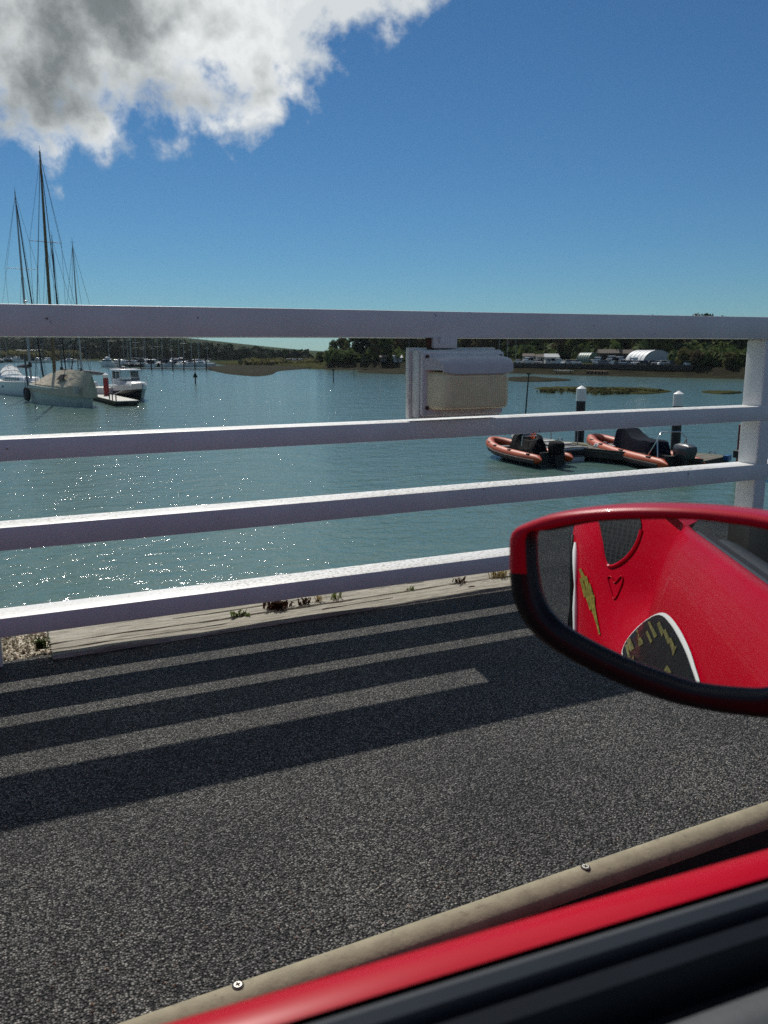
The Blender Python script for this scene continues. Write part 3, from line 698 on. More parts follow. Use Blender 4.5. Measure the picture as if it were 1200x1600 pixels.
pl = part('flank_plate', patch(arch, .003), M['decal_white'], fen, label='black flank plate edged in white with worn yellow lettering')
part('plate_face', patch(inset(arch, 4.6), .009), M['black_plastic'], pl)
M['decal_faded'] = mat('decal_faded', (.135, .12, .035), .6, var=.6, scale=120, dirt=(.02, .02, .012), dirt_amt=.55)
def strokes(lst, off, parent, nm, mk='decal_yellow'):
    for pts in lst: part(nm, patch([V(p) for p in pts], off, 2), M[mk], parent)
strokes([[(983, 1004), (989, 1001), (997, 1017), (990, 1022)], [(981, 1012), (985, 1010), (992, 1030), (988, 1032)], [(998, 990), (1003, 986), (1013, 1008), (1005, 1013)], [(1003, 1000), (1008, 998), (1012, 1004), (1006, 1012)],
         [(1019, 974), (1022, 973), (1035, 996), (1030, 1000)], [(1016, 990), (1019, 988), (1027, 1004), (1024, 1008)], [(1034, 978), (1038, 974), (1046, 990), (1042, 998)], [(1043, 988), (1048, 986), (1056, 1004), (1052, 1010)], [(1052, 1000), (1057, 1000), (1064, 1016), (1060, 1026)], [(1058, 1018), (1066, 1012), (1063, 1022), (1060, 1028)],
         [(992, 1030), (997, 1026), (998, 1038), (993, 1040)], [(1046, 1050), (1051, 1042), (1058, 1054), (1050, 1056)], [(1014, 1042), (1016, 1038), (1018, 1046), (1015, 1047)]], .0105, pl, 'yellow_mark', 'decal_faded')
strokes([[(905, 890), (908, 888), (916, 905), (911, 908)], [(906, 905), (910, 902), (918, 930), (913, 934)], [(912, 902), (917, 900), (923, 925), (918, 930)], [(917, 915), (922, 911), (929, 935), (924, 942)], [(913, 926), (918, 922), (927, 950), (922, 954)], [(922, 935), (929, 930), (930, 955), (926, 960)], [(925, 952), (930, 948), (934, 972), (931, 974)], [(930, 968), (933, 966), (938, 992), (936, 992)]], .003, fen, 'yellow_mark')
edge_glint = MB().tube([onbody(flank(900, y_) + V((0, 0, 0)), .004) for y_ in (848, 854, 862, 880, 900, 915, 930, 950, 975, 996)], [.003, .005, .007, .007, .005, .003, .005, .007, .006, .005], 8)  # white strip standing in for a bright reflection along the fender edge
part('fender_edge', MB().tube([onbody(flank(895, y_), .003) for y_ in (816, 840, 870, 900, 930, 960, 990)], .007, 8), M['black_plastic'], fen, smooth=1)
part('fender_glint', edge_glint, M['decal_white'], fen, smooth=1)
# ------------------------------------------------------------------ far land
def strip_terrain(name, pxs, waterline, offs, zs, mt, jit=.3):
    rows = []
    for px in pxs:
        d0 = dist(atz(px, waterline(px))); h = hz(px); row = []
        for o, z in zip(offs, zs):
            zz = z if not callable(z) else z(px)
            p = h*(d0+o); zz = WZ-.3 + (zz-WZ+.3)*sst(478, 528, px)
            row.append(V((p.x, p.y, zz + jit*mnoise.noise(V((p.x*.08, p.y*.08, o)))*(0 if o <= 0 else 1))))
        rows.append(row)
    return structure(name, MB().loft(rows, False), mt, .8)
def interp(tbl, x):
    if x <= tbl[0][0]: return tbl[0][1]
    for (a, b), (c, d) in zip(tbl, tbl[1:]):
        if x <= c: return b + (d-b)*(x-a)/(c-a)
    return tbl[-1][1]
shore_y = lambda px: interp([(500, 577.5), (600, 579), (700, 580.5), (800, 583.5), (900, 586.5), (1000, 589), (1100, 591), (1300, 596), (1700, 606)], px)
bank = strip_terrain('wooded_shore', list(range(486, 1760, 14)), shore_y, [-2, 0, 7, 9, 22, 60, 140, 400, 900], [WZ-.6, WZ, WZ+.55, WZ+1.7, WZ+2.1, WZ+2.6, WZ+4, WZ+6, WZ+5], M['mud'], .15)
bank2 = strip_terrain('shore_grass', list(range(486, 1760, 14)), shore_y, [9.2, 22, 60, 140, 400], [WZ+1.72, WZ+2.2, WZ+2.75, WZ+4.1, WZ+6.1], M['grass'], .15)
crest = [(-500, 470), (-200, 488), (0, 503), (100, 511), (200, 521), (260, 526.5), (310, 531), (350, 535), (420, 542), (470, 546.5), (505, 549), (560, 551)]
shoreL = lambda px: interp([(-500, 557), (0, 561), (150, 563.5), (330, 565.5), (470, 568), (560, 572)], px)
def hrow(px, k):
    yc = interp(crest, px); d0 = dist(atz(px, shoreL(px))); dC = 1250
    zc = HC + dC*((546 - (px-600)*RHO) - yc)/FPX*1.01
    if k == 0: return d0-4, WZ-.7
    if k == 1: return d0, WZ
    f_ = (k-1)/9
    d_ = d0 + (dC-d0)*f_
    if k <= 10: return d_, WZ + .5 + (zc-WZ-.5)*(f_**1.5)
    return dC + 900, min(zc-.3, zc*.55)-1
rows = []
for px in range(-700, 640, 12):
    row = []
    for k in range(12):
        d_, z = hrow(px, k); p = hz(px)*d_; n_ = mnoise.noise(V((p.x*.004, p.y*.004, 2)))*(1.2 if 1 < k < 10 else 0)
        row.append(V((p.x, p.y, z+n_)))
    rows.append(row)
structure('hill', MB().loft(rows, False), M['hill'], .9)
def hill_z(px, d):
    prev = hrow(px, 1)
    for k in range(2, 11):
        cur = hrow(px, k)
        if d <= cur[0]: return prev[1] + (cur[1]-prev[1])*(d-prev[0])/max(1e-3, cur[0]-prev[0])
        prev = cur
    return prev[1]
# the hillside woods: one mass of far crowns
rnd = random.Random(3); wb = MB()
def fluff(mb, c, r, rz, rn, n=16, leaf=.42):
    c = V(c)
    for _ in range(n):
        d = V((rn.gauss(0, 1), rn.gauss(0, 1), rn.gauss(.25, 1))).normalized(); p = c + V((d.x*r, d.y*r, d.z*rz))*rn.uniform(.6, 1.05)
        u = (d + V((rn.gauss(0, .5), rn.gauss(0, .5), rn.gauss(0, .5)))).normalized(); w = u.orthogonal().normalized(); w.rotate(Matrix.Rotation(rn.uniform(0, 6.3), 3, u)); w2 = u.cross(w); s_ = r*leaf*rn.uniform(.6, 1.3)
        mb.add([p + w*s_, p + w2*s_*.8, p - w*s_, p - w2*s_*.8], [(0, 1, 2, 3)])
_ico = bmesh.new(); bmesh.ops.create_icosphere(_ico, subdivisions=1, radius=1); ICV = [v.co.copy() for v in _ico.verts]; ICF = [tuple(v.index for v in f.verts) for f in _ico.faces]; _ico.free()
def blob(mb, c, r, rz, rn, amp=.25):
    mb.add([V(c) + V((v.x*r, v.y*r, v.z*rz))*(1+rn.uniform(-amp, amp)) for v in ICV], ICF)
for i in range(6500):
    px = rnd.uniform(-420, 545); d0 = dist(atz(px, shoreL(px)))
    f_ = rnd.random(); d = d0 + 35 + f_*620
    band = mnoise.noise(V((px*.010, d*.004, 5))) + .35*mnoise.noise(V((px*.05, d*.02, 8)))
    lim = interp([(-400, 620), (0, 560), (150, 480), (240, 330), (300, 190), (400, 100), (470, 60), (520, 30)], px)
    if d-d0 > lim and (band < .42 or px > 300): continue
    if d-d0 < 90 and px < 110 and band > -.12: continue
    p = hz(px)*d; r = rnd.uniform(3.2, 6.5)*interp([(230, 1), (340, .7), (450, .5)], px); fluff(wb, (p.x, p.y, hill_z(px, d) + r*.6), r, r*rnd.uniform(.8, 1.2), rnd, 15, .5)
o = part('hillside_woods', wb, M['leaf_dark'], None, smooth=.0); tag(o, 'dark belt of distant woodland along the foot of the far hill', None, None, 'stuff')

def island(name, pts, h, mt, label, seed, kind='structure'):
    rn = random.Random(seed); base = [atz(x, y) for x, y in smooth_loop(pts, 5)]
    c = sum(base, V((0, 0, 0)))/len(base); rings = []
    for f_, z in ((1.03, -.35), (1.0, .01), (.96, h*.5), (.86, h*.9), (.6, h), (.3, h*1.05), (.03, h*1.05)):
        rings.append([V((c.x+(p.x-c.x)*f_, c.y+(p.y-c.y)*f_, WZ + z + (rn.uniform(-.25, .25)*h if f_ < 1 else 0))) for p in base])
    return structure(name, MB().loft(rings), mt, .8)
island('mudflat', [(322, 574), (360, 571), (430, 571), (470, 573), (505, 574.5), (470, 577), (436, 580), (425, 585), (400, 588), (360, 585), (330, 579)], .35, M['mud'], '', 1)
island('mudflat', [(560, 580), (600, 578), (640, 580), (640, 584.5), (600, 584), (565, 582.5)], .25, M['mud'], '', 2)
island('mudflat', [(790, 591), (830, 589.5), (870, 592), (893, 594.5), (850, 596.5), (800, 596)], .22, M['mud'], '', 3)
island('marsh_bank', [(833, 607), (870, 605.5), (930, 606.5), (1000, 607), (1050, 611.5), (1010, 616), (965, 615), (920, 613.5), (870, 611)], .22, M['marsh'], '', 4)
island('marsh_bank', [(1095, 613), (1130, 612), (1160, 614), (1130, 616)], .2, M['marsh'], '', 5)
island('low_marsh', [(330, 568.5), (420, 566.5), (520, 570), (560, 574), (500, 577), (440, 573), (380, 571.5)], .9, M['marsh'], '', 6)
tf = MB(); rnd = random.Random(5)
for i in range(190):
    x = rnd.uniform(840, 1045); y = rnd.uniform(607, 614.5)
    if abs(y-610.5) > 4*(1-abs(x-940)/115): continue
    p = atz(x, y, WZ+.2); fluff(tf, p, rnd.uniform(.25, .6), rnd.uniform(.08, .18), rnd, 8, .5)
M['leaf_marsh'] = leafmat('leaf_marsh', (.058, .060, .024)); o = part('marsh_tufts', tf, M['leaf_marsh'], None); tag(o, 'low olive tufts of marsh plants on the bank beyond the pontoon', None, None, 'stuff')

# ------------------------------------------------------------------ trees
def crown_mesh(name, n, seed, mt, rx, rz, leaf):
    rn = random.Random(seed); mb = MB(); cl = []
    for i in range(17):
        a = rn.uniform(0, 2*PI); q = rn.uniform(.15, .8); zz = rn.uniform(-.75, .9)
        q *= math.sqrt(max(.15, 1-zz*zz)); cl.append((V((q*rx*math.cos(a), q*rx*math.sin(a), zz*rz)), rn.uniform(.26, .46)*rx))
    for i in range(n):
        c, r = rn.choice(cl); d = V((rn.gauss(0, 1), rn.gauss(0, 1), rn.gauss(0, 1))).normalized(); p = c + d*r*rn.uniform(.55, 1.05)
        u = V((rn.gauss(0, 1), rn.gauss(0, 1), rn.gauss(0, .6))).normalized(); w = u.orthogonal().normalized(); w.rotate(Matrix.Rotation(rn.uniform(0, 6.3), 3, u)); s_ = leaf*rn.uniform(.5, 1.3)
        w2 = u.cross(w)
        mb.add([p + w*s_, p + w2*s_*.7, p - w*s_, p - w2*s_*.7], [(0, 1, 2, 3)])
    return mb.mesh(name, mt)
def trunk_mesh(h, seed, r=.28):
    rn = random.Random(seed); mb = MB()
    mb.tube([(0, 0, -.4), (.05, .03, h*.4), (-.08, .05, h*.75), (.1, 0, h*1.1)], [r*1.3, r, r*.7, r*.35], 7)
    for i in range(7):
        a = rn.uniform(0, 6.28); z = h*rn.uniform(.4, .85); l = rn.uniform(1.2, 2.6)
        mb.tube([(0, 0, z), (l*.5*math.cos(a), l*.5*math.sin(a), z+l*.45), (l*math.cos(a), l*math.sin(a), z+l*1.1)], [r*.4, r*.25, r*.1], 5)
    return mb.mesh('trunk', M['bark'], smooth=1)
CRW = {}
for k, (mt, n) in {'olive': ('leaf_olive', 1500), 'green': ('leaf_green', 1500), 'dark': ('leaf_dark', 1900), 'brown': ('leaf_brown', 800)}.items():
    CRW[k] = [crown_mesh('crown', n, 11+j*3+len(k), M[mt], 3.1, 3.3, .40) for j in range(3)]
TRK = [trunk_mesh(5.2, s_) for s_ in range(3)]
LBL = {'olive': 'olive spring tree', 'green': 'fresh green tree', 'dark': 'dark evergreen tree', 'brown': 'brown half-bare tree'}
trees = []
rnd = random.Random(21)
def tree(px, back, kind, h, label=None, w=1.0, group='trees of the far wood'):
    d = dist(atz(px, shore_y(px))) + back; p = hz(px)*d; z = WZ + 2.1 + back*.012
    t_ = thing('tree', label or '', 'tree', (p.x, p.y, z), rnd.uniform(0, 6.28), group); s_ = h/8.6; t_.scale = (s_*w, s_*w, s_)
    i = rnd.randrange(3); tr = link('trunk', TRK[i], t_); c = link('crown', CRW[kind][i], t_); c.location = (0, 0, 5.3)
    if label is None: trees.append((px, back, kind, t_))
    return t_
px = 585
while px < 1215:
    if px < 1175:
        back = rnd.uniform(24, 55) if px < 780 else rnd.uniform(52, 75); tree(px, back, rnd.choices(['olive', 'green', 'brown', 'dark'], [4, 3, 3, 2])[0], rnd.uniform(7.5, 10.0), w=rnd.uniform(.9, 1.2))
    px += rnd.uniform(11, 17)
px = 580
while px < 1230:
    tree(px, rnd.uniform(85, 140), rnd.choices(['olive', 'green', 'brown', 'dark'], [4, 2, 3, 3])[0], rnd.uniform(8.8, 10.4)*(.78 if px > 960 else 1), w=rnd.uniform(.9, 1.25)); px += rnd.uniform(14, 20)
names = ['first', 'second', 'third', 'fourth', 'fifth', 'sixth', 'seventh', 'eighth', 'ninth', 'tenth', 'eleventh', 'twelfth', 'thirteenth', 'fourteenth', 'fifteenth', 'sixteenth', 'seventeenth', 'eighteenth', 'nineteenth', 'twentieth']
for row, lo, hi in (('front row', 0, 78), ('back row', 78, 200)):
    for k in LBL:
        zone = {}
        for q in sorted([q for q in trees if q[2] == k and lo <= q[1] < hi], key=lambda q: q[0]):
            zn = 'left of the bulkhead lamp' if q[0] < 635 else 'behind the bulkhead lamp' if q[0] < 800 else 'between the lamp and the green hut' if q[0] < 900 else 'between green hut and white hangar' if q[0] < 985 else 'behind the white hangar' if q[0] < 1048 else 'right of the white hangar'
            zone.setdefault(zn, []).append(q)
        for zn, qs in zone.items():
            for i, q in enumerate(qs): q[3]['label'] = (names[i]+' ' if len(qs) > 1 else '') + LBL[k] + ' in the ' + row + ' ' + zn
ub_ = MB(); rnd = random.Random(77)
for i in range(1500):
    x = rnd.uniform(512, 1260); bk = rnd.choice((rnd.uniform(11, 24) if not 780 < x < 1055 else 60, rnd.uniform(45, 130), rnd.uniform(60, 150)))
    if x < 580 and bk > 40: bk = rnd.uniform(10, 22)
    d = dist(atz(x, shore_y(x))) + bk; p = hz(x)*d; r = rnd.uniform(.8, 2.1) if bk < 40 else rnd.uniform(1.4, 3.0)
    fluff(ub_, (p.x, p.y, WZ+2+bk*.012+r*.5), r, r*rnd.uniform(.7, 1.1), rnd, 22, .42)
o = part('undergrowth', ub_, M['leaf_green'], None); tag(o, 'dense undergrowth filling the floor of the far wood', None, None, 'stuff')
# the left end of the wood, seen in the gap under the rail
tree(568, 4, 'dark', 6.4, 'large dark evergreen tree at the water edge near the gap of sky', 1.05)
tree(552, 30, 'green', 7.0, 'green tree just left of the large dark waterside evergreen', 1.0)
tree(537, 40, 'olive', 6.3, 'olive tree second from the left end of the far wood', 1.0)
tree(522, 60, 'green', 5.0, 'low green tree at the very left end of the far wood', 1.1)
tree(588, 16, 'olive', 7.2, 'olive tree just right of the large dark waterside evergreen', 1.1)
tree(603, 12, 'green', 6.3, 'round green tree beside the dark shed on the shore', 1.0)
# scrub along the bank
sb = [('olive', 1068, 11, 3.4, 'olive scrub bush right of the white hangar'), ('brown', 1090, 10, 3.0, 'brown scrub bush on the bank below the green tree'), ('olive', 1112, 12, 3.2, 'olive scrub bush second from the right railing post'), ('olive', 1140, 10, 2.6, 'low olive bush nearest the right railing post'), ('green', 1128, 24, 4.6, 'fresh green bush behind the right bank'), ('dark', 1063, 20, 4.0, 'dark bush beside the hangar end wall'), ('olive', 512, 12, 2.2, 'low bush at the left tip of the far shore'), ('green', 540, 8, 2.0, 'low green bush in front of the left huts'), ('green', 500, 30, 2.6, 'green bush on the point left of the far wood'), ('dark', 880, 14, 2.6, 'dark bush left of the green hut'), ('green', 860, 16, 2.6, 'green bush behind the white cabin')]
for k, px, back, h, lb in sb:
    d = dist(atz(px, shore_y(px))) + back; p = hz(px)*d
    t_ = thing('bush', lb, 'bush', (p.x, p.y, WZ+1.9), rnd.uniform(0, 6), 'scrub on the far bank'); s_ = h/6.4; t_.scale = (s_*1.25, s_*1.25, s_)
    c = link('foliage', CRW[k][rnd.randrange(3)], t_); c.location = (0, 0, 2.4)
    link('stem', TRK[0], t_).scale = (.6, .6, .45)
rn = random.Random(8); hb = MB()
for i in range(260):
    x = rn.uniform(380, 520); d = dist(atz(x, 570)) + rn.uniform(-30, 25); p = hz(x)*d
    fluff(hb, (p.x, p.y, WZ+.9), rn.uniform(.8, 2.2), rn.uniform(.5, 1.3), rn)
for i in range(240):
    x = rn.uniform(-60, 120); d = 470 + rn.uniform(-10, 60); p = hz(x)*d; fluff(hb, (p.x, p.y, WZ+2), rn.uniform(2, 4.5), rn.uniform(1.5, 3.4), rn)
o = part('marsh_scrub', hb, M['leaf_olive'], None); tag(o, 'olive scrub covering the low marsh in the middle distance', None, None, 'stuff')

# ------------------------------------------------------------------ boats: builders
def hull_rings(Ln, B, fs, fb, rake, tw=.75, n=16, draft=.35, flare=1.0):
    rings = []; sheer = []
    for i in range(n+1):
        s_ = i/n; w = B/2*(tw + (1-tw)*math.sin(min(1, s_/.45)*PI/2)) if s_ < .45 else B/2*max(.015, (1-((s_-.45)/.55)**2.3))
        zs = fs + (fb-fs)*s_**1.8; xx = lambda f_: -Ln/2 + Ln*s_ - rake*(1-f_)*s_**3
        pr = [(1, 1), (.97, .72), (.90, .38), (.80*flare, 0.0), (.55, -.5), (.03, -1.0)]
        side = [V((xx(f_ if f_ > 0 else f_*.4), w*a, zs*f_ if f_ >= 0 else draft*f_)) for a, f_ in pr]
        rings.append([V((p.x, p.y, p.z)) for p in side] + [V((p.x, -p.y, p.z)) for p in reversed(side)])
        sheer.append((xx(1), w, zs))
    return rings, sheer
def hull(root, mt, Ln, B, fs, fb, rake, tw=.75, boot=None, deckmt='deck_pale', rub=None):
    rings, sh = hull_rings(Ln, B, fs, fb, rake, tw)
    h = part('hull', MB().loft(rings), M[mt], root, smooth=.7)
    part('deck', MB().loft([[V((x, w*.97, z+.012)), V((x, 0, z+.05)), V((x, -w*.97, z+.012))] for x, w, z in sh], False), M[deckmt], root, smooth=.6)
    if rub:
        for s_ in (1, -1): part('rubbing_strake', MB().tube([(x, s_*w*1.005, z-.03) for x, w, z in sh], .045, 6), M[rub], h, smooth=1)
    if boot:
        part('boot_stripe', MB().loft([[V((a.x, a.y*1.012, .16)), V((a.x, a.y*1.012, -.02)), V((a.x, -a.y*1.012, -.02)), V((a.x, -a.y*1.012, .16))] for a in (r[3] for r in rings)], False), M[boot], h)
    return h, sh
def rig(root, x0, z0, H, r=.09, mt='alloy', spread=((.55, .9),), bow=None, stern=None, beam=1.2, boom=None, sail=None, rk=-.002):
    ms = part('mast', MB().tube([(x0, 0, z0), (x0+rk*.55*H, 0, z0+H*.6), (x0+rk*H, 0, z0+H)], [r, r*.9, r*.45], 10), M[mt], root, smooth=1)
    for f_, w in spread:
        part('spreader', MB().tube([(x0+rk*H*f_, -w, z0+H*f_), (x0+rk*H*f_, w, z0+H*f_)], .03, 6), M[mt], ms)
    part('masthead_unit', MB().tube([(x0+rk*H-.3, 0, z0+H+.05), (x0+rk*H+.25, 0, z0+H+.1)], .02, 5).tube([(x0+rk*H, 0, z0+H-.02), (x0+rk*H, 0, z0+H+.55)], .014, 5), M['dark_alloy'], ms)
    top = V((x0+rk*H, 0, z0+H*.985))
    def stay(a, b): part('stay', MB().tube([a, b], .016, 4), M['wire'], root)
    if bow: stay(top, bow)
    if stern: stay(top, stern)
    for s_ in (1, -1):
        f_, w = spread[-1]; sp = V((x0+rk*H*f_, s_*w, z0+H*f_)); stay(top, sp); stay(sp, V((x0-.2, s_*beam, z0-.1)))
        stay(V((x0+rk*H*f_, 0, z0+H*f_)), V((x0+.5, s_*beam, z0-.1)))
    if boom:
        b_ = part('boom', MB().tube([(x0, 0, z0+1.2), (x0-boom, 0, z0+1.25)], .07, 8), M[mt], root, smooth=1)
        if sail: part('sail_cover', MB().tube([(x0+.1, 0, z0+1.9), (x0, 0, z0+1.5), (x0-.4, 0, z0+1.45), (x0-boom*.5, 0, z0+1.42), (x0-boom, 0, z0+1.36)], [.16, .24, .27, .22, .10], 9), M[sail], b_, smooth=1)
    return ms
def fwd_angle(a, b): return math.atan2(b.y-a.y, b.x-a.x)

# --- covered classic yacht
pL, pR = atz(57, 626), atz(147, 636)
covc = (pL+pR)/2; cang = fwd_angle(pL, pR)          # local +x points at the right-hand, nearer end
LB = (pR-pL).length*1.0
cov = thing('covered_yacht', 'classic yacht under a tan canvas cover with tall wooden mast', 'yacht', (covc.x, covc.y, WZ), cang)
hull(cov, 'hull_grey', LB, 3.3, 1.75, 1.45, .35, .42, boot='hull_grey', rub='hull_grey')
def cov_ring(s_):
    x = -LB/2 + LB*s_*.985 + .15; w = 1.66*(.42+.58*math.sin(min(1, s_/.45)*PI/2)) if s_ < .45 else 1.66*max(.22, 1-((s_-.45)/.62)**2.6)
    sh = 1.75-.3*s_**1.8; ridge = interp([(0, .22), (.12, .6), (.3, 1.15), (.48, 1.55), (.75, 1.72), (.95, 1.62), (1, 1.55)], s_)
    pts = []
    for k in range(17):
        a = -1 + 2*k/16; b_ = 1-abs(a); sag = -.10*math.sin(PI*b_)*(.6+.5*mnoise.noise(V((s_*7, a*2, 3))))
        wr = .06*mnoise.noise(V((s_*16, a*2.2+s_*4, 1)))*(1 if 0 < k < 16 else .2)
        drop = .62 if abs(a) == 1 else 0
        pts.append(V((x, (w*1.03)*(a if abs(a) < 1 else a*1.01), sh - drop + ridge*b_**1.05 + sag + wr)))
    return pts
cr_ = [cov_ring(i/36) for i in range(37)]
part('canvas_cover', MB().loft(cr_, False).add(cr_[-1], [tuple(range(17))]).add(cr_[0], [tuple(range(17))]), M['canvas'], cov, smooth=.5)
part('cover_patch', MB().grid(lambda u, v: V((LB*.10+1.5*u-.1, -1.05+.5*v, 1.66+1.7*(1-(1.05-.5*v)/1.66)+.07)), 4, 3), M['black_canvas'], cov)
part('cover_flap', MB().box((LB/2*.86, -.55-.55, 1.55), (.05, .75, .75), .5), M['hull_grey'], cov)
topm = atz(85, 583, WZ+3.0)
def proj_x(p):
    d = p-CP; return 600+FPX*d.dot(CR)/d.dot(CF)
def proj_y(p):
    d = p-CP; return 800-FPX*d.dot(CU)/d.dot(CF)
def solve_h(x, y, z0, py, rx=0, ry=0):
    lo, hi = 2.0, 40.0
    for _ in range(40):
        mid = (lo+hi)/2
        if proj_y(V((x+rx*mid, y+ry*mid, WZ+z0+mid))) > py: lo = mid
        else: hi = mid
    return lo
def solve_x(c, ang, z, px):
    lo, hi = -9.0, 9.0
    for _ in range(40):
        mid = (lo+hi)/2; p = V((c.x+mid*math.cos(ang), c.y+mid*math.sin(ang), WZ+z))
        if proj_x(p) < px: lo = mid
        else: hi = mid
    return lo
mx_ = solve_x(covc, cang, 2.6, 85.5)
def todist(root_loc, ang, x): return V((root_loc[0]+x*math.cos(ang), root_loc[1]+x*math.sin(ang), 0))
dm = (todist(covc, cang, mx_)-CP).dot(CF); _t = todist(covc, cang, mx_); mh = solve_h(_t.x, _t.y, 2.2, 237, .035*math.cos(cang), .035*math.sin(cang))
rig(cov, mx_, 2.2, mh, .16, 'teak', ((.62, 1.5),), bow=V((LB/2+.3, 0, 1.7)), stern=V((-LB/2, 0, 1.9)), beam=1.6, rk=.035)
part('running_backstay', MB().tube([(mx_+.035*mh, 0, 2.2+mh*.985), (mx_-2.4, -1.0, 1.9)], .03, 5), M['wire'], cov)
part('furled_jib', MB().tube([(mx_+.035*mh+.1, 0, 2.2+mh*.93), (LB*.12-1.2, .3, 3.2)], [.03, .06], 6), M['sail_dark'], cov)
part('guard_post', MB().tube([(-LB/2+.6, -.95, 1.6), (-LB/2+.5, -1.0, 4.6)], .10, 8), M['dark_alloy'], cov)
for i in range(5):
    xw = -LB*.30 + i*LB*.15; part('hull_stain', MB().box((xw, -1.60+.05*abs(i-1), .52), (.28, .06, .75)), M['quay'], cov) if False else None
fproto = None
for i, (dx, dy) in enumerate(((-.2, -.1), (.9, -.35))):
    p = todist(covc, cang, -LB/2+.5+dx*1.1); q = V((-math.sin(cang), math.cos(cang), 0))*(-1.0+dy)
    if i == 0:
        fproto = thing('fender', '', 'fender', (0, 0, 0), 0, 'black fenders at the far end of the covered yacht')
        part('body', MB().ell((0, 0, .75), (.26, .26, .72), 12, 8), M['rubber'], fproto, smooth=1); part('rope', MB().tube([(0, 0, 1.4), (0, .15, 2.0)], .03, 5), M['wire'], fproto)
        o = fproto
    else: o = dup(fproto, (0, 0, 0), 0)
    o.location = (p.x+q.x, p.y+q.y, WZ+.0); o['label'] = ('left', 'right')[i] + ' one of two black fenders hanging off the covered yacht'

# --- white sailing yacht at the left edge
pA = atz(-8, 611); pB = atz(78, 622); yA = (pA+pB)/2; aA = fwd_angle(pA, pB); LA = (pB-pA).length
ya = thing('sailing_yacht', 'white sailing yacht at the left edge with tall mast and sprayhood', 'yacht', (yA.x, yA.y, WZ), aA)
hA, shA = hull(ya, 'hull_white', LA, 3.6, 1.45, 1.75, 1.2, .7, boot='hull_navy')
part('coachroof', MB().box((.8, 0, 1.85), (LA*.42, 2.1, .55), 0, .86), M['hull_white'], ya, smooth=.5, bevel=.1)
for s_ in (-1, 1): part('cabin_window', MB().box((.8, s_*1.03, 1.88), (LA*.26, .05, .2)), M['smoked_glass'], ya)
spr = part('sprayhood', MB().loft([[V((-2.3-u*1.0, 1.35*math.cos(PI*k/10), 1.95+(.35+1.05*u)*math.sin(PI*k/10))) for k in range(11)] for u in (0, .5, 1)], False), M['glass'], ya, smooth=1)
for u in (0, .5, 1): part('hood_frame', MB().tube([(-2.3-u, 1.36*math.cos(PI*k/10), 1.95+(.36+1.06*u)*math.sin(PI*k/10)) for k in range(11)], .05, 6), M['hull_white'], spr)
part('porthole', MB().ell((-.5, -1.78, .95), (.25, .06, .12), 10, 6), M['smoked_glass'], hA)
for k in range(6):
    part('stanchion', MB().tube([(-LA*.42+k*1.8, -1.55+.02*k*k, 1.6), (-LA*.42+k*1.8, -1.55+.02*k*k, 2.25)], .022, 5), M['steel'], ya)
part('guard_rail', MB().tube([(-LA*.42+k*1.8, -1.55+.02*k*k, 2.23) for k in range(6)], .015, 5), M['steel'], ya)
part('outboard_fender', MB().ell((-LA*.36, -1.85, .95), (.2, .2, .5), 10, 6), M['sail_dark'], ya, smooth=1)
mxA = solve_x(yA, aA, 2.0, 48.5); dA = (todist(yA, aA, mxA)-CP).dot(CF); _t = todist(yA, aA, mxA); H_A = solve_h(_t.x, _t.y, 1.9, 300)
rig(ya, mxA, 1.9, H_A, .13, 'alloy', ((.16, 1.35), (.60, 1.75)), bow=V((LA/2-.2, 0, 1.8)), stern=V((-LA/2, 0, 1.5)), beam=1.6, boom=4.6, sail='sail_dark')
part('furled_genoa', MB().tube([(mxA-.002*H_A+.2, 0, 1.9+H_A*.93), (LA/2-1.6, 0, 2.2)], [.05, .10], 8), M['sail_dark'], ya, smooth=1)
part('radar_dome', MB().ell((mxA+.3, 0, 1.9+H_A*.425), (.3, .3, .14), 12, 6), M['hull_white'], ya, smooth=1)
# --- two yachts behind
for (foot, top, dz_, wd, lb, sail, mt, spd) in (((99, 583), (86, 369), 103, 9.5, 'yacht with dark stowed sail behind the covered yacht', 'sail_dark', 'dark_alloy', ((.30, .5),)),
                                      ((130, 581), (118, 379), 96, 8.5, 'yacht with thin mast and grey sail bag behind the red pile', 'sail_grey', 'alloy', ((.185, 1.25),))):
    p = hz(foot[0])*dz_; H_ = solve_h(p.x, p.y, 1.3, top[1]); ang = PSI*0 + 2.2
    yb_ = thing('sailing_yacht', lb, 'yacht', (p.x, p.y, WZ), ang, None)
    hull(yb_, 'hull_grey' if sail == 'sail_dark' else 'hull_white', wd, 2.7, 1.15, 1.4, 1, .65)
    part('coachroof', MB().box((.4, 0, 1.5), (wd*.4, 1.6, .5), 0, .85), M['hull_white'], yb_, bevel=.08)
    for s_ in (-1, 1): part('cabin_window', MB().box((.4, s_*.8, 1.52), (wd*.25, .05, .18)), M['smoked_glass'], yb_)
    rig(yb_, .5, 1.3, H_, .085, mt, spd, bow=V((wd/2-.1, 0, 1.4)), stern=V((-wd/2, 0, 1.2)), beam=1.2, boom=3.4, sail=sail)
    if sail == 'sail_grey': part('furled_genoa', MB().tube([(.5-.002*H_, 0, 1.3+H_*.45), (wd*.3, 0, 1.6)], [.04, .07], 6), M['sail_dark'], yb_)
    else: part('second_mast', MB().tube([(-2.2, 0, 1.3), (-2.3, 0, 1.3+H_*.33)], .05, 6), M['dark_alloy'], yb_)

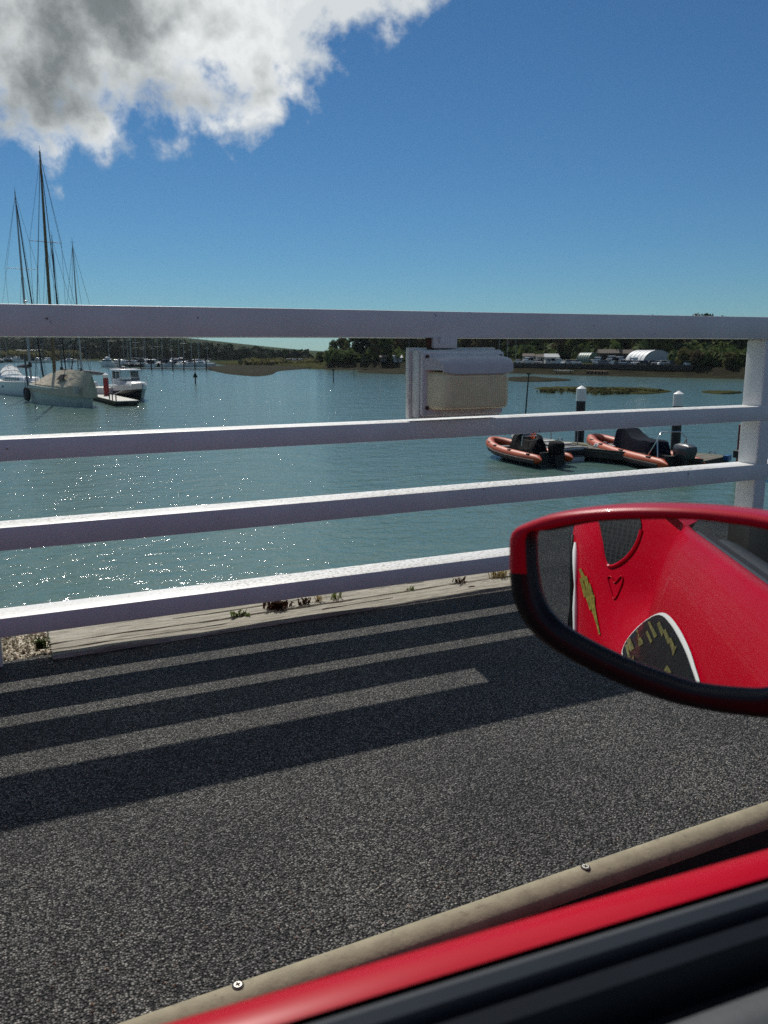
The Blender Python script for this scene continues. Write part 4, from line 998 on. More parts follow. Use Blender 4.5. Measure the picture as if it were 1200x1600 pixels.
# --- motor cruiser
pS, pB = atz(174, 618), atz(238, 630); mc = (pS+pB)/2; ma = fwd_angle(pS, pB); LM = min(10.2, (pB-pS).length)
mo = thing('motor_cruiser', 'dark-hulled motor cruiser with white wheelhouse moored behind the red pile', 'motor boat', (mc.x, mc.y, WZ), ma)
hM, shM = hull(mo, 'hull_navy', LM, 2.9, 1.25, 1.75, 1.1, .85, boot='hull_white', rub='hull_white')
part('gunwale', MB().loft([[V((x, w*1.02, z-.48)), V((x, w*1.02, z+.10)), V((x, -w*1.02, z+.10)), V((x, -w*1.02, z-.48))] for x, w, z in shM], False), M['hull_white'], mo, smooth=.5)
part('foredeck', MB().box((LM*.20, 0, 1.72), (LM*.38, 1.9, .36), 0, .72), M['hull_white'], mo, bevel=.1, smooth=.6)
wh = part('wheelhouse', MB().box((-LM*.13, 0, 1.75), (LM*.36, 2.15, .55), 0, .97), M['hull_white'], mo, bevel=.05)
for sx in (-1, 1):
    for sy in (-1, 1): part('pillar', MB().tube([(-LM*.13+sx*LM*.17, sy*1.0, 2.0), (-LM*.13+sx*LM*.15-.08*sx, sy*.95, 3.0)], .07, 6), M['hull_white'], wh)
    part('pillar', MB().tube([(-LM*.13, sx*1.02, 2.0), (-LM*.13, sx*.97, 3.0)], .06, 6), M['hull_white'], wh)
for sy in (-1, 1): part('side_window', MB().box((-LM*.13, sy*.99, 2.48), (LM*.31, .03, .82)), M['glass'], wh)
part('windscreen', MB().loft([[V((LM*.045, -.97, 2.03)), V((LM*.045, .97, 2.03))], [V((LM*.02, -.93, 2.95)), V((LM*.02, .93, 2.95))]], False), M['glass'], wh)
part('windscreen_bar', MB().tube([(LM*.047, .3, 2.03), (LM*.022, .3, 2.95)], .04, 6), M['dark_alloy'], wh)
part('windscreen_frame', MB().box((LM*.047, 0, 2.03), (.06, 2.0, .12)), M['dark_alloy'], wh)
part('roof', MB().box((-LM*.13, 0, 3.06), (LM*.42, 2.35, .15), 0, .95), M['hull_white'], mo, bevel=.05, smooth=.6)
part('roof_hatch', MB().box((-LM*.10, 0, 3.15), (.9, 1.1, .03)), M['grey_trim'], mo)
part('radar', MB().ell((-LM*.2, 0, 3.28), (.28, .28, .13), 10, 6).tube([(-LM*.2, 0, 3.2), (-LM*.2-.1, 0, 4.0)], .025, 5), M['dark_alloy'], mo)
rp = [(LM*.02, -1.3, 2.15), (LM*.2, -1.25, 2.3), (LM*.38, -.8, 2.4), (LM*.49, 0, 2.45), (LM*.38, .8, 2.4), (LM*.2, 1.25, 2.3), (LM*.02, 1.3, 2.15)]
pr_ = part('pulpit', MB().tube(rp, .03, 6), M['steel'], mo, smooth=1)
for q in rp[1:-1]: part('stanchion', MB().tube([q, (q[0], q[1], q[2]-.65)], .025, 5), M['steel'], pr_)
part('anchor', MB().tube([(LM*.47, 0, 1.82), (LM*.52, 0, 1.75), (LM*.53, 0, 1.55)], .05, 6), M['steel'], mo)
part('mooring_rope', MB().tube([(LM*.42, -.6, 1.75), (LM*.30, -1.5, 1.05), (LM*.18, -2.2, .6)], .03, 5), M['hull_white'], mo)

# --- left pontoon, red pile
a_, b_ = atz(144, 614, WZ+.45), atz(199, 627, WZ+.45); pc = (a_+b_)/2; pa = fwd_angle(a_, b_)
po = thing('pontoon', 'pale narrow pontoon between the covered yacht and the motor cruiser', 'pontoon', (pc.x, pc.y, WZ), pa)
PLn = (b_-a_).length
for i in range(13): part('deck_board', MB().box((-PLn/2+(i+.5)*PLn/13, 0, .47), (PLn/13-.05, 2.1, .06)), M['deck_pale'], po)
part('frame', MB().box((0, 0, .32), (PLn, 2.14, .22)), M['quay'], po); part('float', MB().box((0, 0, 0), (PLn-.3, 1.9, .5)), M['quay'], po)
for xx in (PLn*.30, PLn*.38, PLn*.47): part('cleat_post', MB().cyl((xx, -.9, .5), .06, .65, 8), M['dark_alloy'], po)
def pile(px, ybase, ytop, r, lb, mt, capf, cone, grp, lean=0, rz=0, square=False):
    p = atz(px, ybase, WZ+.3); d = (p-CP).dot(CF); H_ = (ybase-ytop)/FPX*d*1.01 + .3
    t_ = thing('mooring_pile', lb, 'pile', (p.x, p.y, WZ), rz, grp); n = 14; hb_ = H_*(1-capf)
    part('shaft', MB().tube([(0, 0, -1.5), (lean*hb_/H_, 0, hb_)], r, n), M[mt], t_, smooth=.6)
    part('cap', MB().tube([(lean*hb_/H_, 0, hb_-.01), (lean, 0, H_-cone), (lean, 0, H_)], [r*1.06, r*1.06, r*.08], n), M['pile_white'], t_, smooth=.6)
    return t_
pile(167, 621, 583.5, .27, 'dark red mooring pile with white cap on the left pontoon', 'pile_red', .18, .2, None)

# ------------------------------------------------------------------ RIBs and right-hand pontoon
def sweep_ribtube(side):
    pts = [(-2.75, .86*side, .40), (-2.45, .86*side, .40), (-1.2, .88*side, .40), (0, .88*side, .42), (.9, .82*side, .48), (1.6, .66*side, .56), (2.15, .42*side, .65), (2.45, .16*side, .70), (2.5, 0, .71)]
    return pts, [.04, .21, .235, .24, .24, .235, .225, .215, .21]
def make_rib(label, big):
    t_ = thing('inflatable_boat', label, 'inflatable boat')
    for s_ in (1, -1):
        pts, rr = sweep_ribtube(s_); P = [V(p) for p in pts]
        tb = part('tube', MB().tube(P, rr, 14), M['rib_orange'], t_, smooth=1)
        part('rubbing_strake', MB().tube([(p[0]+.0, p[1]+s_*r_*.93*min(1, abs(p[1])/.5), p[2]-.05) for p, r_ in list(zip(pts, rr))[1:]], .05, 6), M['rib_black'], tb, smooth=1)
        part('lower_band', MB().tube([(p[0], p[1]+s_*r_*.60*min(1, abs(p[1])/.5), p[2]-r_*.72) for p, r_ in list(zip(pts, rr))[1:]], .075, 6), M['rib_black'], tb, smooth=1)
        for xx, yy, zz in ((-1.9, .87, .63), (-.4, .88, .66), (.9, .83, .72), (1.7, .63, .79)):
            part('grab_handle', MB().box((xx, s_*(yy+.10), zz-.03), (.22, .12, .05), 0), M['rib_black'], tb, bevel=.015)
        part('lifeline', MB().tube([(xx, s_*yy, zz) for xx, yy, zz in ((-2.2, 1.0, .55), (-1.5, 1.02, .52), (-.9, 1.02, .57), (0, 1.02, .55), (.9, .97, .62), (1.5, .82, .66), (2.0, .60, .76))], .014, 4), M['rib_black'], tb)
    rings = []
    for x, w, zk, zc in ((-2.4, .75, -.22, .18), (-1, .78, -.25, .18), (.6, .74, -.2, .24), (1.6, .5, 0, .42), (2.3, .08, .42, .6)):
        rings.append([V((x, w, zc)), V((x, w*.9, zc-.12)), V((x, 0, zk)), V((x, -w*.9, zc-.12)), V((x, -w, zc))])
    part('hull', MB().loft(rings), M['rib_hull'], t_, smooth=.6)
    part('floor', MB().box((-.3, 0, .26), (4.0, 1.3, .04)), M['rib_hull'], t_)
    part('transom', MB().box((-2.38, 0, .42), (.08, 1.35, .55)), M['rib_black'], t_, bevel=.02)
    part('bow_locker', MB().box((1.35, 0, .42), (.6, .7, .3), 0, .8), M['rib_hull'], t_, bevel=.04)
    return t_
def outboard(t_, mt, x=-2.62, k=1.0):
    e = part('outboard_engine', MB().loft([[V((x+dx+a*wx*k, b*wy*k, z)) for a, b in ((1, .7), (.7, 1), (-.7, 1), (-1, .6), (-1, -.6), (-.7, -1), (.7, -1), (1, -.7))] for z, wx, wy, dx in ((.62, .20, .14, 0), (.70, .30, .20, 0), (1.0, .34, .22, -.03), (1.16, .30, .20, -.05), (1.24, .16, .12, -.06))]), M[mt], t_, smooth=.8)
    part('engine_leg', MB().box((x-.02, 0, .25), (.2, .14, .8), 0, 1.2), M['rib_black'], e, bevel=.03); part('cavitation_plate', MB().box((x-.15, 0, -.05), (.45, .26, .03)), M['rib_black'], e)
    return e
def place(o, bow_px, stern_px, z=WZ, Ln=None):
    b = atz(*bow_px, z); s_ = atz(*stern_px, z); c = (b+s_)/2; o.location = (c.x, c.y, WZ); o.rotation_euler = (0, 0, fwd_angle(s_, b))
    k = (b-s_).length/(Ln or 5.3); return k
r1 = make_rib('orange inflatable boat with crumpled black cover, left of the pair', False)
cv = MB(); rn = random.Random(4); rings = []
for u in range(13):
    f_ = u/12; x = .55 - 2.15*f_; hgt = interp([(0, .42), (.08, 1.05), (.25, 1.12), (.38, .80), (.5, .72), (.68, .80), (.84, .98), (.94, .85), (1, .35)], f_); ring = []
    for k in range(11):
        a = -1+2*k/10; ring.append(V((x+rn.uniform(-.05, .05), a*.52*(1 if abs(a) > .7 else .85), .3+hgt*(1-abs(a)**2.6)*(1+rn.uniform(-.08, .08)))))
    rings.append(ring)
part('console_cover', MB().loft(rings, False).add(rings[0], [tuple(range(11))]).add(rings[-1], [tuple(range(11))]), M['black_canvas'], r1, smooth=.25)
part('grab_frame', MB().tube([(-.55, -.4, .8), (-.6, -.4, 1.25), (-.6, .4, 1.25), (-.55, .4, .8)], .025, 6), M['steel'], r1, smooth=1)
part('windscreen', MB().grid(lambda u, v: V((-.45-.15*v, -.38+.76*u, 1.1+.3*v)), 3, 2), M['clear_plastic'], r1)
e1 = outboard(r1, 'black_canvas', -2.62, 1.15)
k1 = place(r1, (768, 709), (868, 731)); r1.scale = (k1, .95, .95)
r2 = make_rib('orange inflatable boat with tall navy console cover, right of the pair', True)
rings = []
for u, (x, hgt, w) in enumerate(((.75, .25, .50), (.62, 1.08, .46), (.50, 1.28, .40), (.15, 1.24, .42), (-.05, 1.06, .47), (-.35, .88, .52), (-.8, .84, .54), (-1.15, .90, .54), (-1.38, .84, .52), (-1.5, .55, .5), (-1.55, .2, .48))):
    rings.append([V((x, w, .28)), V((x, w*.97, .28+hgt*.6)), V((x, w*.85, .28+hgt*.97)), V((x, 0, .30+hgt)), V((x, -w*.85, .28+hgt*.97)), V((x, -w*.97, .28+hgt*.6)), V((x, -w, .28))])
part('console_cover', MB().loft(rings, False).add(rings[0], [tuple(range(7))]).add(rings[-1], [tuple(range(7))]), M['navy_canvas'], r2, smooth=.45)
e2 = outboard(r2, 'engine_grey', -2.62, 1.2)
part('a_frame', MB().tube([(-2.1, -.72, .5), (-2.0, -.7, 1.35), (-1.9, -.45, 1.62), (-1.9, .45, 1.62), (-2.0, .7, 1.35), (-2.1, .72, .5)], .022, 7).tube([(-2.0, -.7, 1.3), (-1.6, -.72, .6)], .022, 6).tube([(-2.0, .7, 1.3), (-1.6, .72, .6)], .022, 6), M['steel'], r2, smooth=1)
k2 = place(r2, (924, 705), (1068, 740)); r2.scale = (k2, 1, 1)
# white launch between the left RIB and the pontoon
wl_ = thing('white_launch', 'small white launch with dark stern panel between left inflatable and pontoon', 'boat', (0, 0, 0))
hw, shw = hull(wl_, 'hull_white', 5.0, 1.9, .62, .8, .7, .92, deckmt='sail_grey', rub='rib_black')
part('well', MB().box((-.5, 0, .655), (2.9, 1.35, .06)), M['rib_black'], wl_, bevel=.02); part('thwart', MB().box((-.2, 0, .72), (.3, 1.4, .05)), M['deck_pale'], wl_); part('thwart', MB().box((-1.5, 0, .72), (.3, 1.4, .05)), M['deck_pale'], wl_)
part('transom_panel', MB().box((-2.515, 0, .38), (.03, 1.45, .36)), M['rib_black'], wl_, bevel=.01); part('panel_edge', MB().tube([(-2.54, -.66, .24), (-2.54, -.66, .52), (-2.54, .66, .52), (-2.54, .66, .24)], .02, 5, True), M['sail_grey'], wl_)
part('fore_cover', MB().ell((1.1, 0, .75), (.9, .7, .28), 12, 6), M['black_canvas'], wl_, smooth=.8)
for xx, yy in ((-1.9, -.75), (-.6, .78), (.2, -.75)): part('pole', MB().cyl((xx, yy, .6), .022, 1.25, 6), M['alloy'], wl_)
kw = place(wl_, (800, 700), (893, 718), WZ+.1, 5.0); wl_.scale = (kw, 1, 1)
# pontoon
qa, qb = atz(846, 686, WZ+.5), atz(1139, 712, WZ+.5)      # far edge ends
pdir = (qb-qa).normalized(); pn = V((-pdir.y, pdir.x, 0)); pn = pn if pn.dot(CF) < 0 else -pn      # towards the camera
PLn = (qb-qa).length; PW = 2.6; pm = (qa+qb)/2 + pn*PW/2
pt = thing('pontoon', 'brown boarded pontoon with two black piles behind the orange inflatables', 'pontoon', (pm.x, pm.y, WZ), math.atan2(pdir.y, pdir.x))
sgn = 1 if V((-pdir.y, pdir.x, 0)).dot(pn) < 0 else -1      # +1 when local +y is the far side
nb = int(PLn/.22)
bmsh = MB().box((0, 0, .48), (.2, PW, .045)).mesh('deck_board', M['pontoon_wood'])
for i in range(nb):
    o = link('deck_board', bmsh, pt); o.location = (-PLn/2+(i+.5)*PLn/nb, random.uniform(-.01, .01), random.uniform(-.006, .006))
part('frame', MB().box((0, 0, .33), (PLn+.02, PW+.04, .22)), M['quay'], pt)
for i in range(5): part('float', MB().box((-PLn/2+(i+.5)*PLn/5, 0, .02), (PLn/5*.7, PW*.85, .42)), M['rib_black'], pt, bevel=.05)
part('kerb_rail', MB().box((0, -sgn*(PW/2-.06), .55), (PLn, .1, .1)), M['quay'], pt)
part('moss_patch', MB().ell((-PLn*.33, sgn*.2, .49), (2.0, .8, .03), 14, 4), M['marsh'], pt)
for xx in (-PLn*.36, -.1*PLn, .22*PLn, .44*PLn): part('cleat', MB().tube([(xx-.15, sgn*.95, .56), (xx-.09, sgn*.95, .66), (xx+.09, sgn*.95, .66), (xx+.15, sgn*.95, .56)], .03, 6), M['steel'], pt, smooth=1)
part('edge_block', MB().box((PLn/2+.1, sgn*.9, .45), (.25, .35, .25)), M['blue'], pt, bevel=.03)
for nm_, x0, x1, lb in (('left', 929, 961, 'left one of two white lumpy fender strips lying on the pontoon'), ('right', 1008, 1041, 'right one of two white lumpy fender strips lying on the pontoon')):
    ya_ = 686+(x0-846)*.0887; a_ = atz(x0, ya_+1.8, WZ+.6); b_ = atz(x1, ya_+5.2, WZ+.6); c_ = (a_+b_)/2; ln = (b_-a_).length
    f_ = thing('fender_strip', lb, 'fender', (c_.x, c_.y, WZ+.5), fwd_angle(a_, b_), 'white fender strips on the pontoon')
    part('strip', MB().box((0, 0, .04), (ln, .2, .09)), M['pile_white'], f_, bevel=.02)
    for k in range(7): part('knob', MB().ell((-ln/2+(k+.5)*ln/7, 0, .10), (.09, .10, .085), 8, 5), M['pile_white'], f_, smooth=1)
pile(905, 692, 604.5, .235, 'left one of two black mooring piles with pointed white caps', 'pile_black', .235, .14, 'black mooring piles of the right pontoon')
pile(1055, 699, 612.5, .235, 'right one of two black mooring piles with pointed white caps', 'pile_black', .235, .14, 'black mooring piles of the right pontoon')
def pole(px, yb_, yt, r, mt, lb, nm='marker_pole', topmark=None, lean=0):
    p = atz(px, yb_); d = (p-CP).dot(CF); H_ = (yb_-yt)/FPX*d
    t_ = thing(nm, lb, 'pole', (p.x, p.y, WZ)); part('shaft', MB().tube([(0, 0, -1.2), (lean, 0, H_)], [r*1.1, r*.85], 8), M[mt], t_, smooth=1)
    if topmark: part('topmark', MB().tube([(lean, 0, H_-.7), (lean, 0, H_+.15)], [.42, .02], 10), M[topmark], t_)
    else: part('topmark', MB().box((lean, 0, H_), (r*5, r*2, r*2.4)), M[mt], t_)
    return t_
pole(818, 668, 585, .05, 'quay', 'thin leaning pole in the water right of the lamp', lean=.28)
pole(305.5, 599, 583, .11, 'quay', 'dark channel marker post with triangular top near the mudflat', topmark='leaf_dark')
pole(521, 597, 578, .09, 'quay', 'plain thin post standing in the water in front of the point')
pole(553, 590, 577, .05, 'quay', 'faint thin post right of the plain thin post')
rp_ = atz(1153, 745); rp_d = (rp_-CP).dot(CF)
rt = thing('mooring_pile', 'rusty red pile with dark bracket, half hidden behind right railing post', 'pile', (rp_.x, rp_.y, WZ))
part('shaft', MB().box((.35, 0, (745-664)/FPX*rp_d/2-.5), (.55, .5, (745-664)/FPX*rp_d+1)), M['rust_red'], rt, bevel=.03)
part('bracket', MB().box((-.05, -.1, (745-709)/FPX*rp_d), (.35, .5, .3)), M['rib_black'], rt, bevel=.03)

# ------------------------------------------------------------------ far marina on the left
def small_motor(lb):
    t_ = thing('moored_boat', lb, 'motor boat'); hull(t_, 'hull_white', 7, 2.6, .9, 1.25, .9, .85, rub='hull_navy')
    part('cabin', MB().box((.3, 0, 1.6), (3.0, 2.0, .9), 0, .8), M['hull_white'], t_, bevel=.1); part('window_band', MB().box((.3, 0, 1.72), (2.75, 1.9, .34), 0, .9), M['smoked_glass'], t_)
    part('cockpit_cover', MB().box((-2.2, 0, 1.5), (1.6, 2.0, .9), 0, .8), M['navy_canvas'], t_, bevel=.1); return t_
def small_sail(lb, dark=False):
    t_ = thing('moored_yacht', lb, 'yacht'); hull(t_, 'hull_navy' if dark else 'hull_white', 8, 2.6, .95, 1.25, .9, .65)
    part('coachroof', MB().box((.4, 0, 1.3), (3.2, 1.6, .45), 0, .85), M['hull_white'], t_, bevel=.08); part('window_band', MB().box((.4, 0, 1.34), (2.2, 1.56, .16)), M['smoked_glass'], t_)
    ms = part('mast', MB().tube([(.6, 0, 1.2), (.6, 0, 11.5)], [.075, .05], 6), M['alloy'], t_); part('spreader', MB().tube([(.6, -1, 6.6), (.6, 1, 6.6)], .04, 5), M['alloy'], ms)
    bo = part('boom', MB().tube([(.6, 0, 2.2), (-2.8, 0, 2.25)], .06, 6), M['alloy'], t_); part('sail_cover', MB().tube([(.5, 0, 2.5), (-2.6, 0, 2.42)], [.22, .12], 7), M['navy_canvas'], bo); return t_
protoM = small_motor(''); protoS = small_sail(''); protoD = small_sail('', True)
rn = random.Random(17); spots = []
px = 184
while px < 318: spots.append((px, 573.2+rn.uniform(-.8, .4))); px += rn.uniform(6.5, 9.5)
px = 196
while px < 330: spots.append((px, 569.5+rn.uniform(-.6, .4))); px += rn.uniform(8, 12)
for px in (3, 14, 27, 60, 75, 108): spots.append((px, 566+rn.uniform(-.5, 1.0)))
used = {'M': False, 'S': False, 'D': False}; lst = []
for px, py in spots:
    kd = rn.choices('MSD', [5, 4, 2])[0]; pr0 = {'M': protoM, 'S': protoS, 'D': protoD}[kd]
    p = atz(px, py); o = pr0 if not used[kd] else dup(pr0, (0, 0, 0), 0); used[kd] = True
    o.location = (p.x, p.y, WZ); o.rotation_euler = (0, 0, rn.choice((1.2, -1.9, .2, 2.6))+rn.uniform(-.4, .4)); s_ = rn.uniform(.85, 1.2); o.scale = (s_, s_, s_*rn.uniform(.9, 1.1))
    lst.append((px, py, kd, o))
nmz = {'M': 'white motor boat', 'S': 'white-hulled yacht', 'D': 'dark-hulled yacht'}
for kd in 'MSD':
    for rname, cond in (('near side of the far marina', lambda q: q[0] > 150 and q[1] > 571.5), ('far side of the far marina', lambda q: q[0] > 150 and q[1] <= 571.5), ('distant moorings at the left edge', lambda q: q[0] <= 150)):
        qs = sorted([q for q in lst if q[2] == kd and cond(q)], key=lambda q: q[0])
        for i, q in enumerate(qs):
            q[3]['label'] = (names[i]+' ' if len(qs) > 1 else '') + nmz[kd] + (' from left, ' if len(qs) > 1 else ', ') + rname; q[3]['group'] = 'boats moored at the distant marina'
p = atz(167, 573.5); my = thing('motor_yacht', 'largest white motor yacht at the left end of the far marina', 'motor yacht', (p.x, p.y, WZ), -.2+PI)
hull(my, 'hull_white', 4.6, 2.4, 1.5, 1.9, .8, .85, boot='hull_navy'); part('saloon', MB().box((-.2, 0, 2.0), (2.9, 2.2, .8), 0, .85), M['hull_white'], my, bevel=.1); part('window_band', MB().box((-.2, 0, 2.05), (2.8, 2.15, .3), 0, .93), M['smoked_glass'], my)
part('flybridge', MB().box((-.4, 0, 2.75), (1.6, 1.6, .6), 0, .8), M['hull_white'], my, bevel=.08); part('radar_arch', MB().tube([(-.8, -.8, 2.9), (-.9, -.6, 3.8), (-.9, .6, 3.8), (-.8, .8, 2.9)], .06, 6), M['hull_white'], my); part('aerial', MB().tube([(-.9, 0, 3.8), (-.9, 0, 8.5)], .04, 5), M['hull_white'], my)
mp0, mp1 = atz(176, 575.2, WZ+.4), atz(328, 576.2, WZ+.4); c_ = (mp0+mp1)/2
mpn = thing('marina_pontoon', 'long dark pontoon in front of the far marina boats', 'pontoon', (c_.x, c_.y, WZ), fwd_angle(mp0, mp1)); ln = (mp1-mp0).length
part('deck', MB().box((0, 0, .35), (ln, 1.6, .25)), M['quay'], mpn)
for k in range(9): part('pile', MB().cyl((-ln/2+(k+.5)*ln/9, .9, -1), .16, 4.0, 8), M['quay'], mpn)
for px, py, lb in ((450, 568.5, 'left'), (459, 569, 'middle'), (469, 568.6, 'right')):
    o = dup(protoM, (0, 0, 0), .4, lb + ' one of three white boats laid up on the low marsh'); p = atz(px, py, WZ+.6); o.location = (p.x, p.y, WZ+.7); o.scale = (.55, .55, .75); o['group'] = 'boats laid up on the marsh'

# ------------------------------------------------------------------ boatyard on the right shore
def yard(px, back, z=2.0):
    d = dist(atz(px, shore_y(px))) + back; p = hz(px)*d; return V((p.x, p.y, WZ+z))
def arch_hall(nm, lb, cat, px, back, R_, Ln, ang, mt, endmt, hz_=.85):
    p = yard(px, back, 1.9); t_ = thing(nm, lb, cat, p, ang)
    pr = [V((0, R_*math.cos(PI*k/18), R_*hz_*math.sin(PI*k/18))) for k in range(19)]
    part('roof', MB().loft([[q+V((x, 0, 0)) for q in pr] for x in (-Ln/2, -Ln/4, 0, Ln/4, Ln/2)], False), M[mt], t_, smooth=.6)
    for s_ in (-1, 1):
        e = part('end_wall', MB().add([q*.985+V((s_*(Ln/2-.02), 0, 0)) for q in pr], [tuple(range(19))]), M[endmt], t_)
        if s_ < 0 and nm == 'hut': part('door', MB().box((-Ln/2+.0, 0, R_*.28), (.08, R_*.6, R_*.55)), M['wall_dark'], e)
    for k in range(6):
        x = -Ln/2+Ln*k/5; part('hoop', MB().tube([q*1.006+V((x, 0, 0)) for q in pr], .05, 5), M['alloy'], t_)
    return t_
bear = math.atan2(hz(1012).y, hz(1012).x)
arch_hall('hangar', 'large white arched tent hangar in the boatyard', 'hangar', 1014, 34, 3.5, 8.0, bear+.52, 'tent_white', 'tent_grey', .82)
arch_hall('hut', 'green arched hut in the boatyard left of the hangar', 'hut', 919, 22, 1.9, 3.2, bear+.95, 'green_clad', 'green_clad', 1.25)
def shed(px, back, w, dp, h, wall, roof, lb, ang=.25, z=1.9):
    p = yard(px, back, z); t_ = thing('shed', lb, 'shed', p, bear-PI/2+ang)
    part('wall', MB().box((0, 0, h/2), (w, dp, h)), M[wall], t_)
    part('roof', MB().add([(-w/2-.2, -dp/2-.25, h-.05), (w/2+.2, -dp/2-.25, h-.05), (w/2+.2, 0, h+dp*.28), (-w/2-.2, 0, h+dp*.28), (-w/2-.2, dp/2+.25, h-.05), (w/2+.2, dp/2+.25, h-.05)], [(0, 1, 2, 3), (3, 2, 5, 4), (0, 3, 4), (1, 5, 2)]), M[roof], t_)
    for k in range(2):
        wf = part('window', MB().box((-w*.25+w*.5*k, -dp/2-.02, h*.55), (w*.2, .08, h*.34)), M['smoked_glass'], t_); part('frame', MB().box((-w*.25+w*.5*k, -dp/2-.03, h*.36), (w*.24, .1, .08)), M['wall_white'], wf)
    part('door', MB().box((0, -dp/2-.02, h*.4), (w*.14, .07, h*.8)), M['wall_dark'], t_)
    return t_
for a in ((862, 12, 2.8, 2.4, 1.5, 'wall_white', 'tent_grey', 'white cabin with grey roof left of the green hut'), (846, 16, 2.2, 2.0, 1.5, 'wall_white', 'roof_brown', 'small white hut at the left of the boatyard'), (950, 42, 4.4, 3.0, 2.2, 'wall_dark', 'roof_brown', 'brown roofed shed between the green hut and hangar'), (976, 46, 4.4, 3.0, 2.1, 'wall_dark', 'roof_brown', 'brown roofed shed touching the hangar'),
          (538, 12, 2.6, 2.2, 1.1, 'wall_dark', 'tent_grey', 'dark hut left of the large waterside evergreen'), (599, 9, 1.6, 1.6, 1.3, 'wall_dark', 'roof_brown', 'small dark shed right of the large waterside evergreen'), (622, 12, 2.2, 2.0, 1.2, 'wall_white', 'tent_grey', 'pale hut left of the bulkhead lamp'), (826, 22, 2.4, 2.0, 1.6, 'wall_white', 'roof_brown', 'pale shed just right of the bulkhead lamp')): shed(*a)
def car_mb(paint):
    t_ = thing('parked_car', '', 'car'); rings = []
    for x, zt, w in ((-2.1, .75, .80), (-1.9, .95, .86), (-1.2, .98, .88), (.9, .95, .88), (1.9, .82, .84), (2.1, .6, .78)): rings.append([V((x, -w, .3)), V((x, -w, zt-.12)), V((x, -w*.9, zt)), V((x, w*.9, zt)), V((x, w, zt-.12)), V((x, w, .3))])
    part('body', MB().loft(rings), M[paint], t_, smooth=.6); part('cabin', MB().box((-.3, 0, 1.18), (2.5, 1.5, .5), 0, .78), M['smoked_glass'], t_, bevel=.08); part('roof', MB().box((-.3, 0, 1.44), (1.8, 1.22, .06)), M[paint], t_, bevel=.03)
    for sx in (-1.3, 1.3):
        for sy in (-.8, .8): part('wheel', MB().tube([(sx, sy-.1, .32), (sx, sy+.1, .32)], .32, 12), M['rubber'], t_)
    return t_
M['car_silver'] = mat('car_silver', (.42, .43, .44), .3, metal=.4, var=.05); M['car_white'] = mat('car_white', (.72, .72, .72), .3, var=.03); M['car_dark'] = mat('car_dark', (.03, .035, .045), .3, var=.1); M['car_bluegrey'] = mat('car_bluegrey', (.12, .16, .21), .3, var=.1)
CARC = {'silver': car_mb('car_silver'), 'white': car_mb('car_white'), 'dark': car_mb('car_dark'), 'blue-grey': car_mb('car_bluegrey')}
cu = {k: False for k in CARC}; cnt = []; rn = random.Random(31)
cpos = [812, 835, 842, 878, 886, 893, 901, 935, 943, 950, 957, 964, 972, 980, 988, 997, 1006, 1020, 1030, 1040, 1048, 1056, 1064, 1072]
for i, px in enumerate(cpos):
    k = rn.choice(list(CARC)); o = CARC[k] if not cu[k] else dup(CARC[k], (0, 0, 0), 0); cu[k] = True
    p = yard(px, rn.uniform(10, 15), 1.85); o.location = p; o.rotation_euler = (0, 0, rn.uniform(0, 6.28)); o.scale = (.62, .62, .66); cnt.append((px, k, o))
for k in CARC:
    for zn, f_ in (('left of the green hut', lambda x: x < 915), ('between green hut and hangar', lambda x: 915 <= x < 990), ('in front of and right of the hangar', lambda x: x >= 990)):
        qs = [q for q in cnt if q[1] == k and f_(q[0])]
        for i, q in enumerate(qs): q[2]['label'] = (names[i]+' ' if len(qs) > 1 else '') + k + ' car parked in the boatyard ' + zn; q[2]['group'] = 'cars parked in the boatyard'
for px, back, sc_, lb in ((936, 14, .5, 'white boat ashore just right of the green hut'), (958, 16, .6, 'white boat ashore in front of the brown sheds'), (968, 12, .55, 'white boat ashore nearest the hangar'), (992, 14, .5, 'white boat ashore in front of the hangar'), (826, 10, .45, 'white boat ashore right of the lamp'), (872, 10, .4, 'white boat ashore by the white cabin')):
    o = dup(protoM, (0, 0, 0), rn.uniform(0, 6), lb); o.location = yard(px, back, 2.1); o.scale = (sc_, sc_, sc_*1.25); o['group'] = 'boats stored ashore in the boatyard'
for px, back, h, lb in ((793, 14, 7.2, 'mast ashore nearest the bulkhead lamp'), (806, 16, 6.5, 'second mast ashore right of the bulkhead lamp'), (780, 16, 7, 'mast ashore seen just above the lamp hood'), (639, 14, 6, 'mast ashore just left of the bulkhead lamp')):
    t_ = thing('bare_mast', 'bare pale ' + lb, 'mast', yard(px, back, 1.9)); part('pole', MB().tube([(0, 0, 0), (0, 0, h)], [.06, .04], 6), M['alloy'], t_); part('spreader', MB().tube([(-.5, 0, h*.6), (.5, 0, h*.6)], .025, 5), M['alloy'], t_)
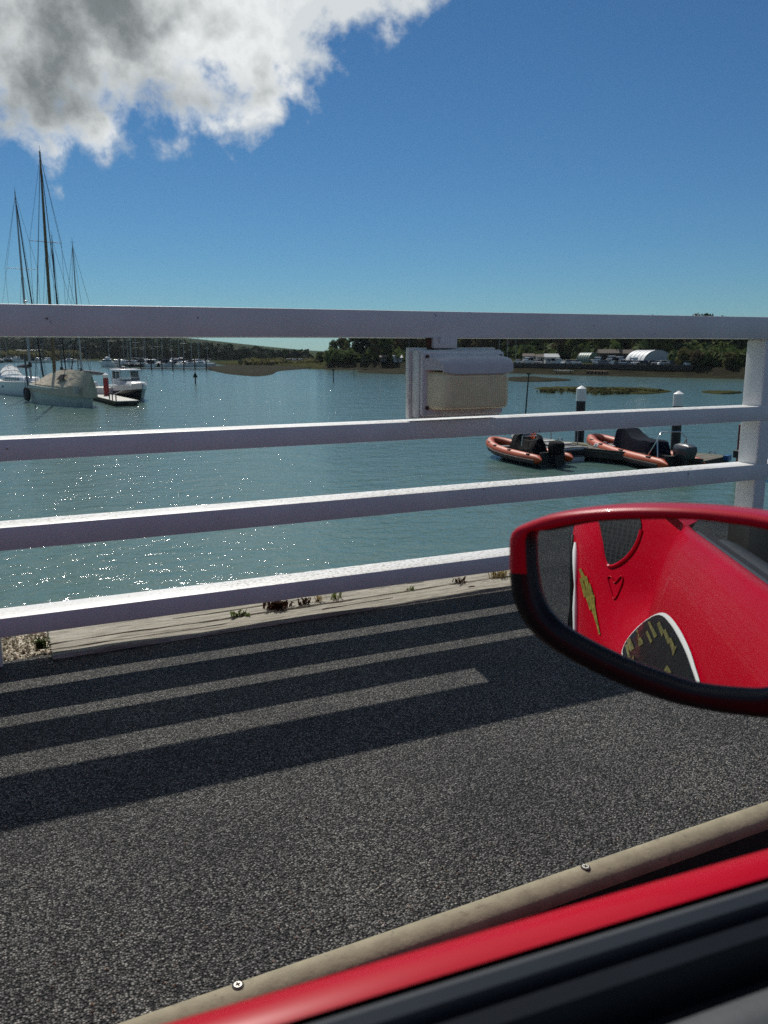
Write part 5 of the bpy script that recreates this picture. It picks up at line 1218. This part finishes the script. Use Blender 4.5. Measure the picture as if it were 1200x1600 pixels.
# quay wall with piles, raft
qw = MB(); prev = None; pts = [yard(px, 8.2, 0) for px in range(770, 1094, 9)]
rings = [[V((p.x, p.y, WZ-.3)), V((p.x, p.y, WZ+2.05)), V((p.x, p.y, WZ+2.05))+hz(900)*.5, V((p.x, p.y, WZ-.3))+hz(900)*.5] for p in pts]
qo = part('quay_wall', qw.loft(rings), M['quay'], None); tag(qo, 'dark quay wall along the front of the boatyard', 'quay wall')
a_, b_ = yard(918, 3.5, 0), yard(951, 3.5, 0); c_ = (a_+b_)/2
rf = thing('work_raft', 'low orange-brown raft moored under the quay wall', 'raft', (c_.x, c_.y, WZ+.3), fwd_angle(a_, b_)); ln = (b_-a_).length
part('deck', MB().box((0, 0, .5), (ln, 1.2, .12)), M['orange_brown'], rf)
for k in range(6): part('float', MB().box((-ln/2+(k+.5)*ln/6, 0, .22), (ln/6*.6, 1.0, .42)), M['orange_brown'], rf)
a_, b_ = yard(868, 3.0, 0), yard(896, 3.0, 0); c_ = (a_+b_)/2
rf2 = thing('jetty', 'thin pale jetty under the quay wall left of the raft', 'jetty', (c_.x, c_.y, WZ+.3), fwd_angle(a_, b_)); part('deck', MB().box((0, 0, .5), ((b_-a_).length, .8, .12)), M['deck_pale'], rf2)
for k in (-1, 1): part('leg', MB().cyl((k*(b_-a_).length*.4, 0, -.8), .07, 2.6, 6), M['quay'], rf2)

# ------------------------------------------------------------------ thin sea haze
hzm = bpy.data.materials.new('haze'); hzm.use_nodes = True; ht = hzm.node_tree; ht.nodes.clear()
ho = ht.nodes.new('ShaderNodeOutputMaterial'); hp = ht.nodes.new('ShaderNodeVolumePrincipled')
hp.inputs['Color'].default_value = (.80, .88, .95, 1); hp.inputs['Density'].default_value = .000065; hp.inputs['Anisotropy'].default_value = .3
ht.links.new(hp.outputs[0], ho.inputs['Volume'])
ho_ = part('haze', MB().box((0, 1500, 33), (5700, 3900, 76)), hzm, None); tag(ho_, 'thin pale sea haze over the estuary', None, None, 'stuff')
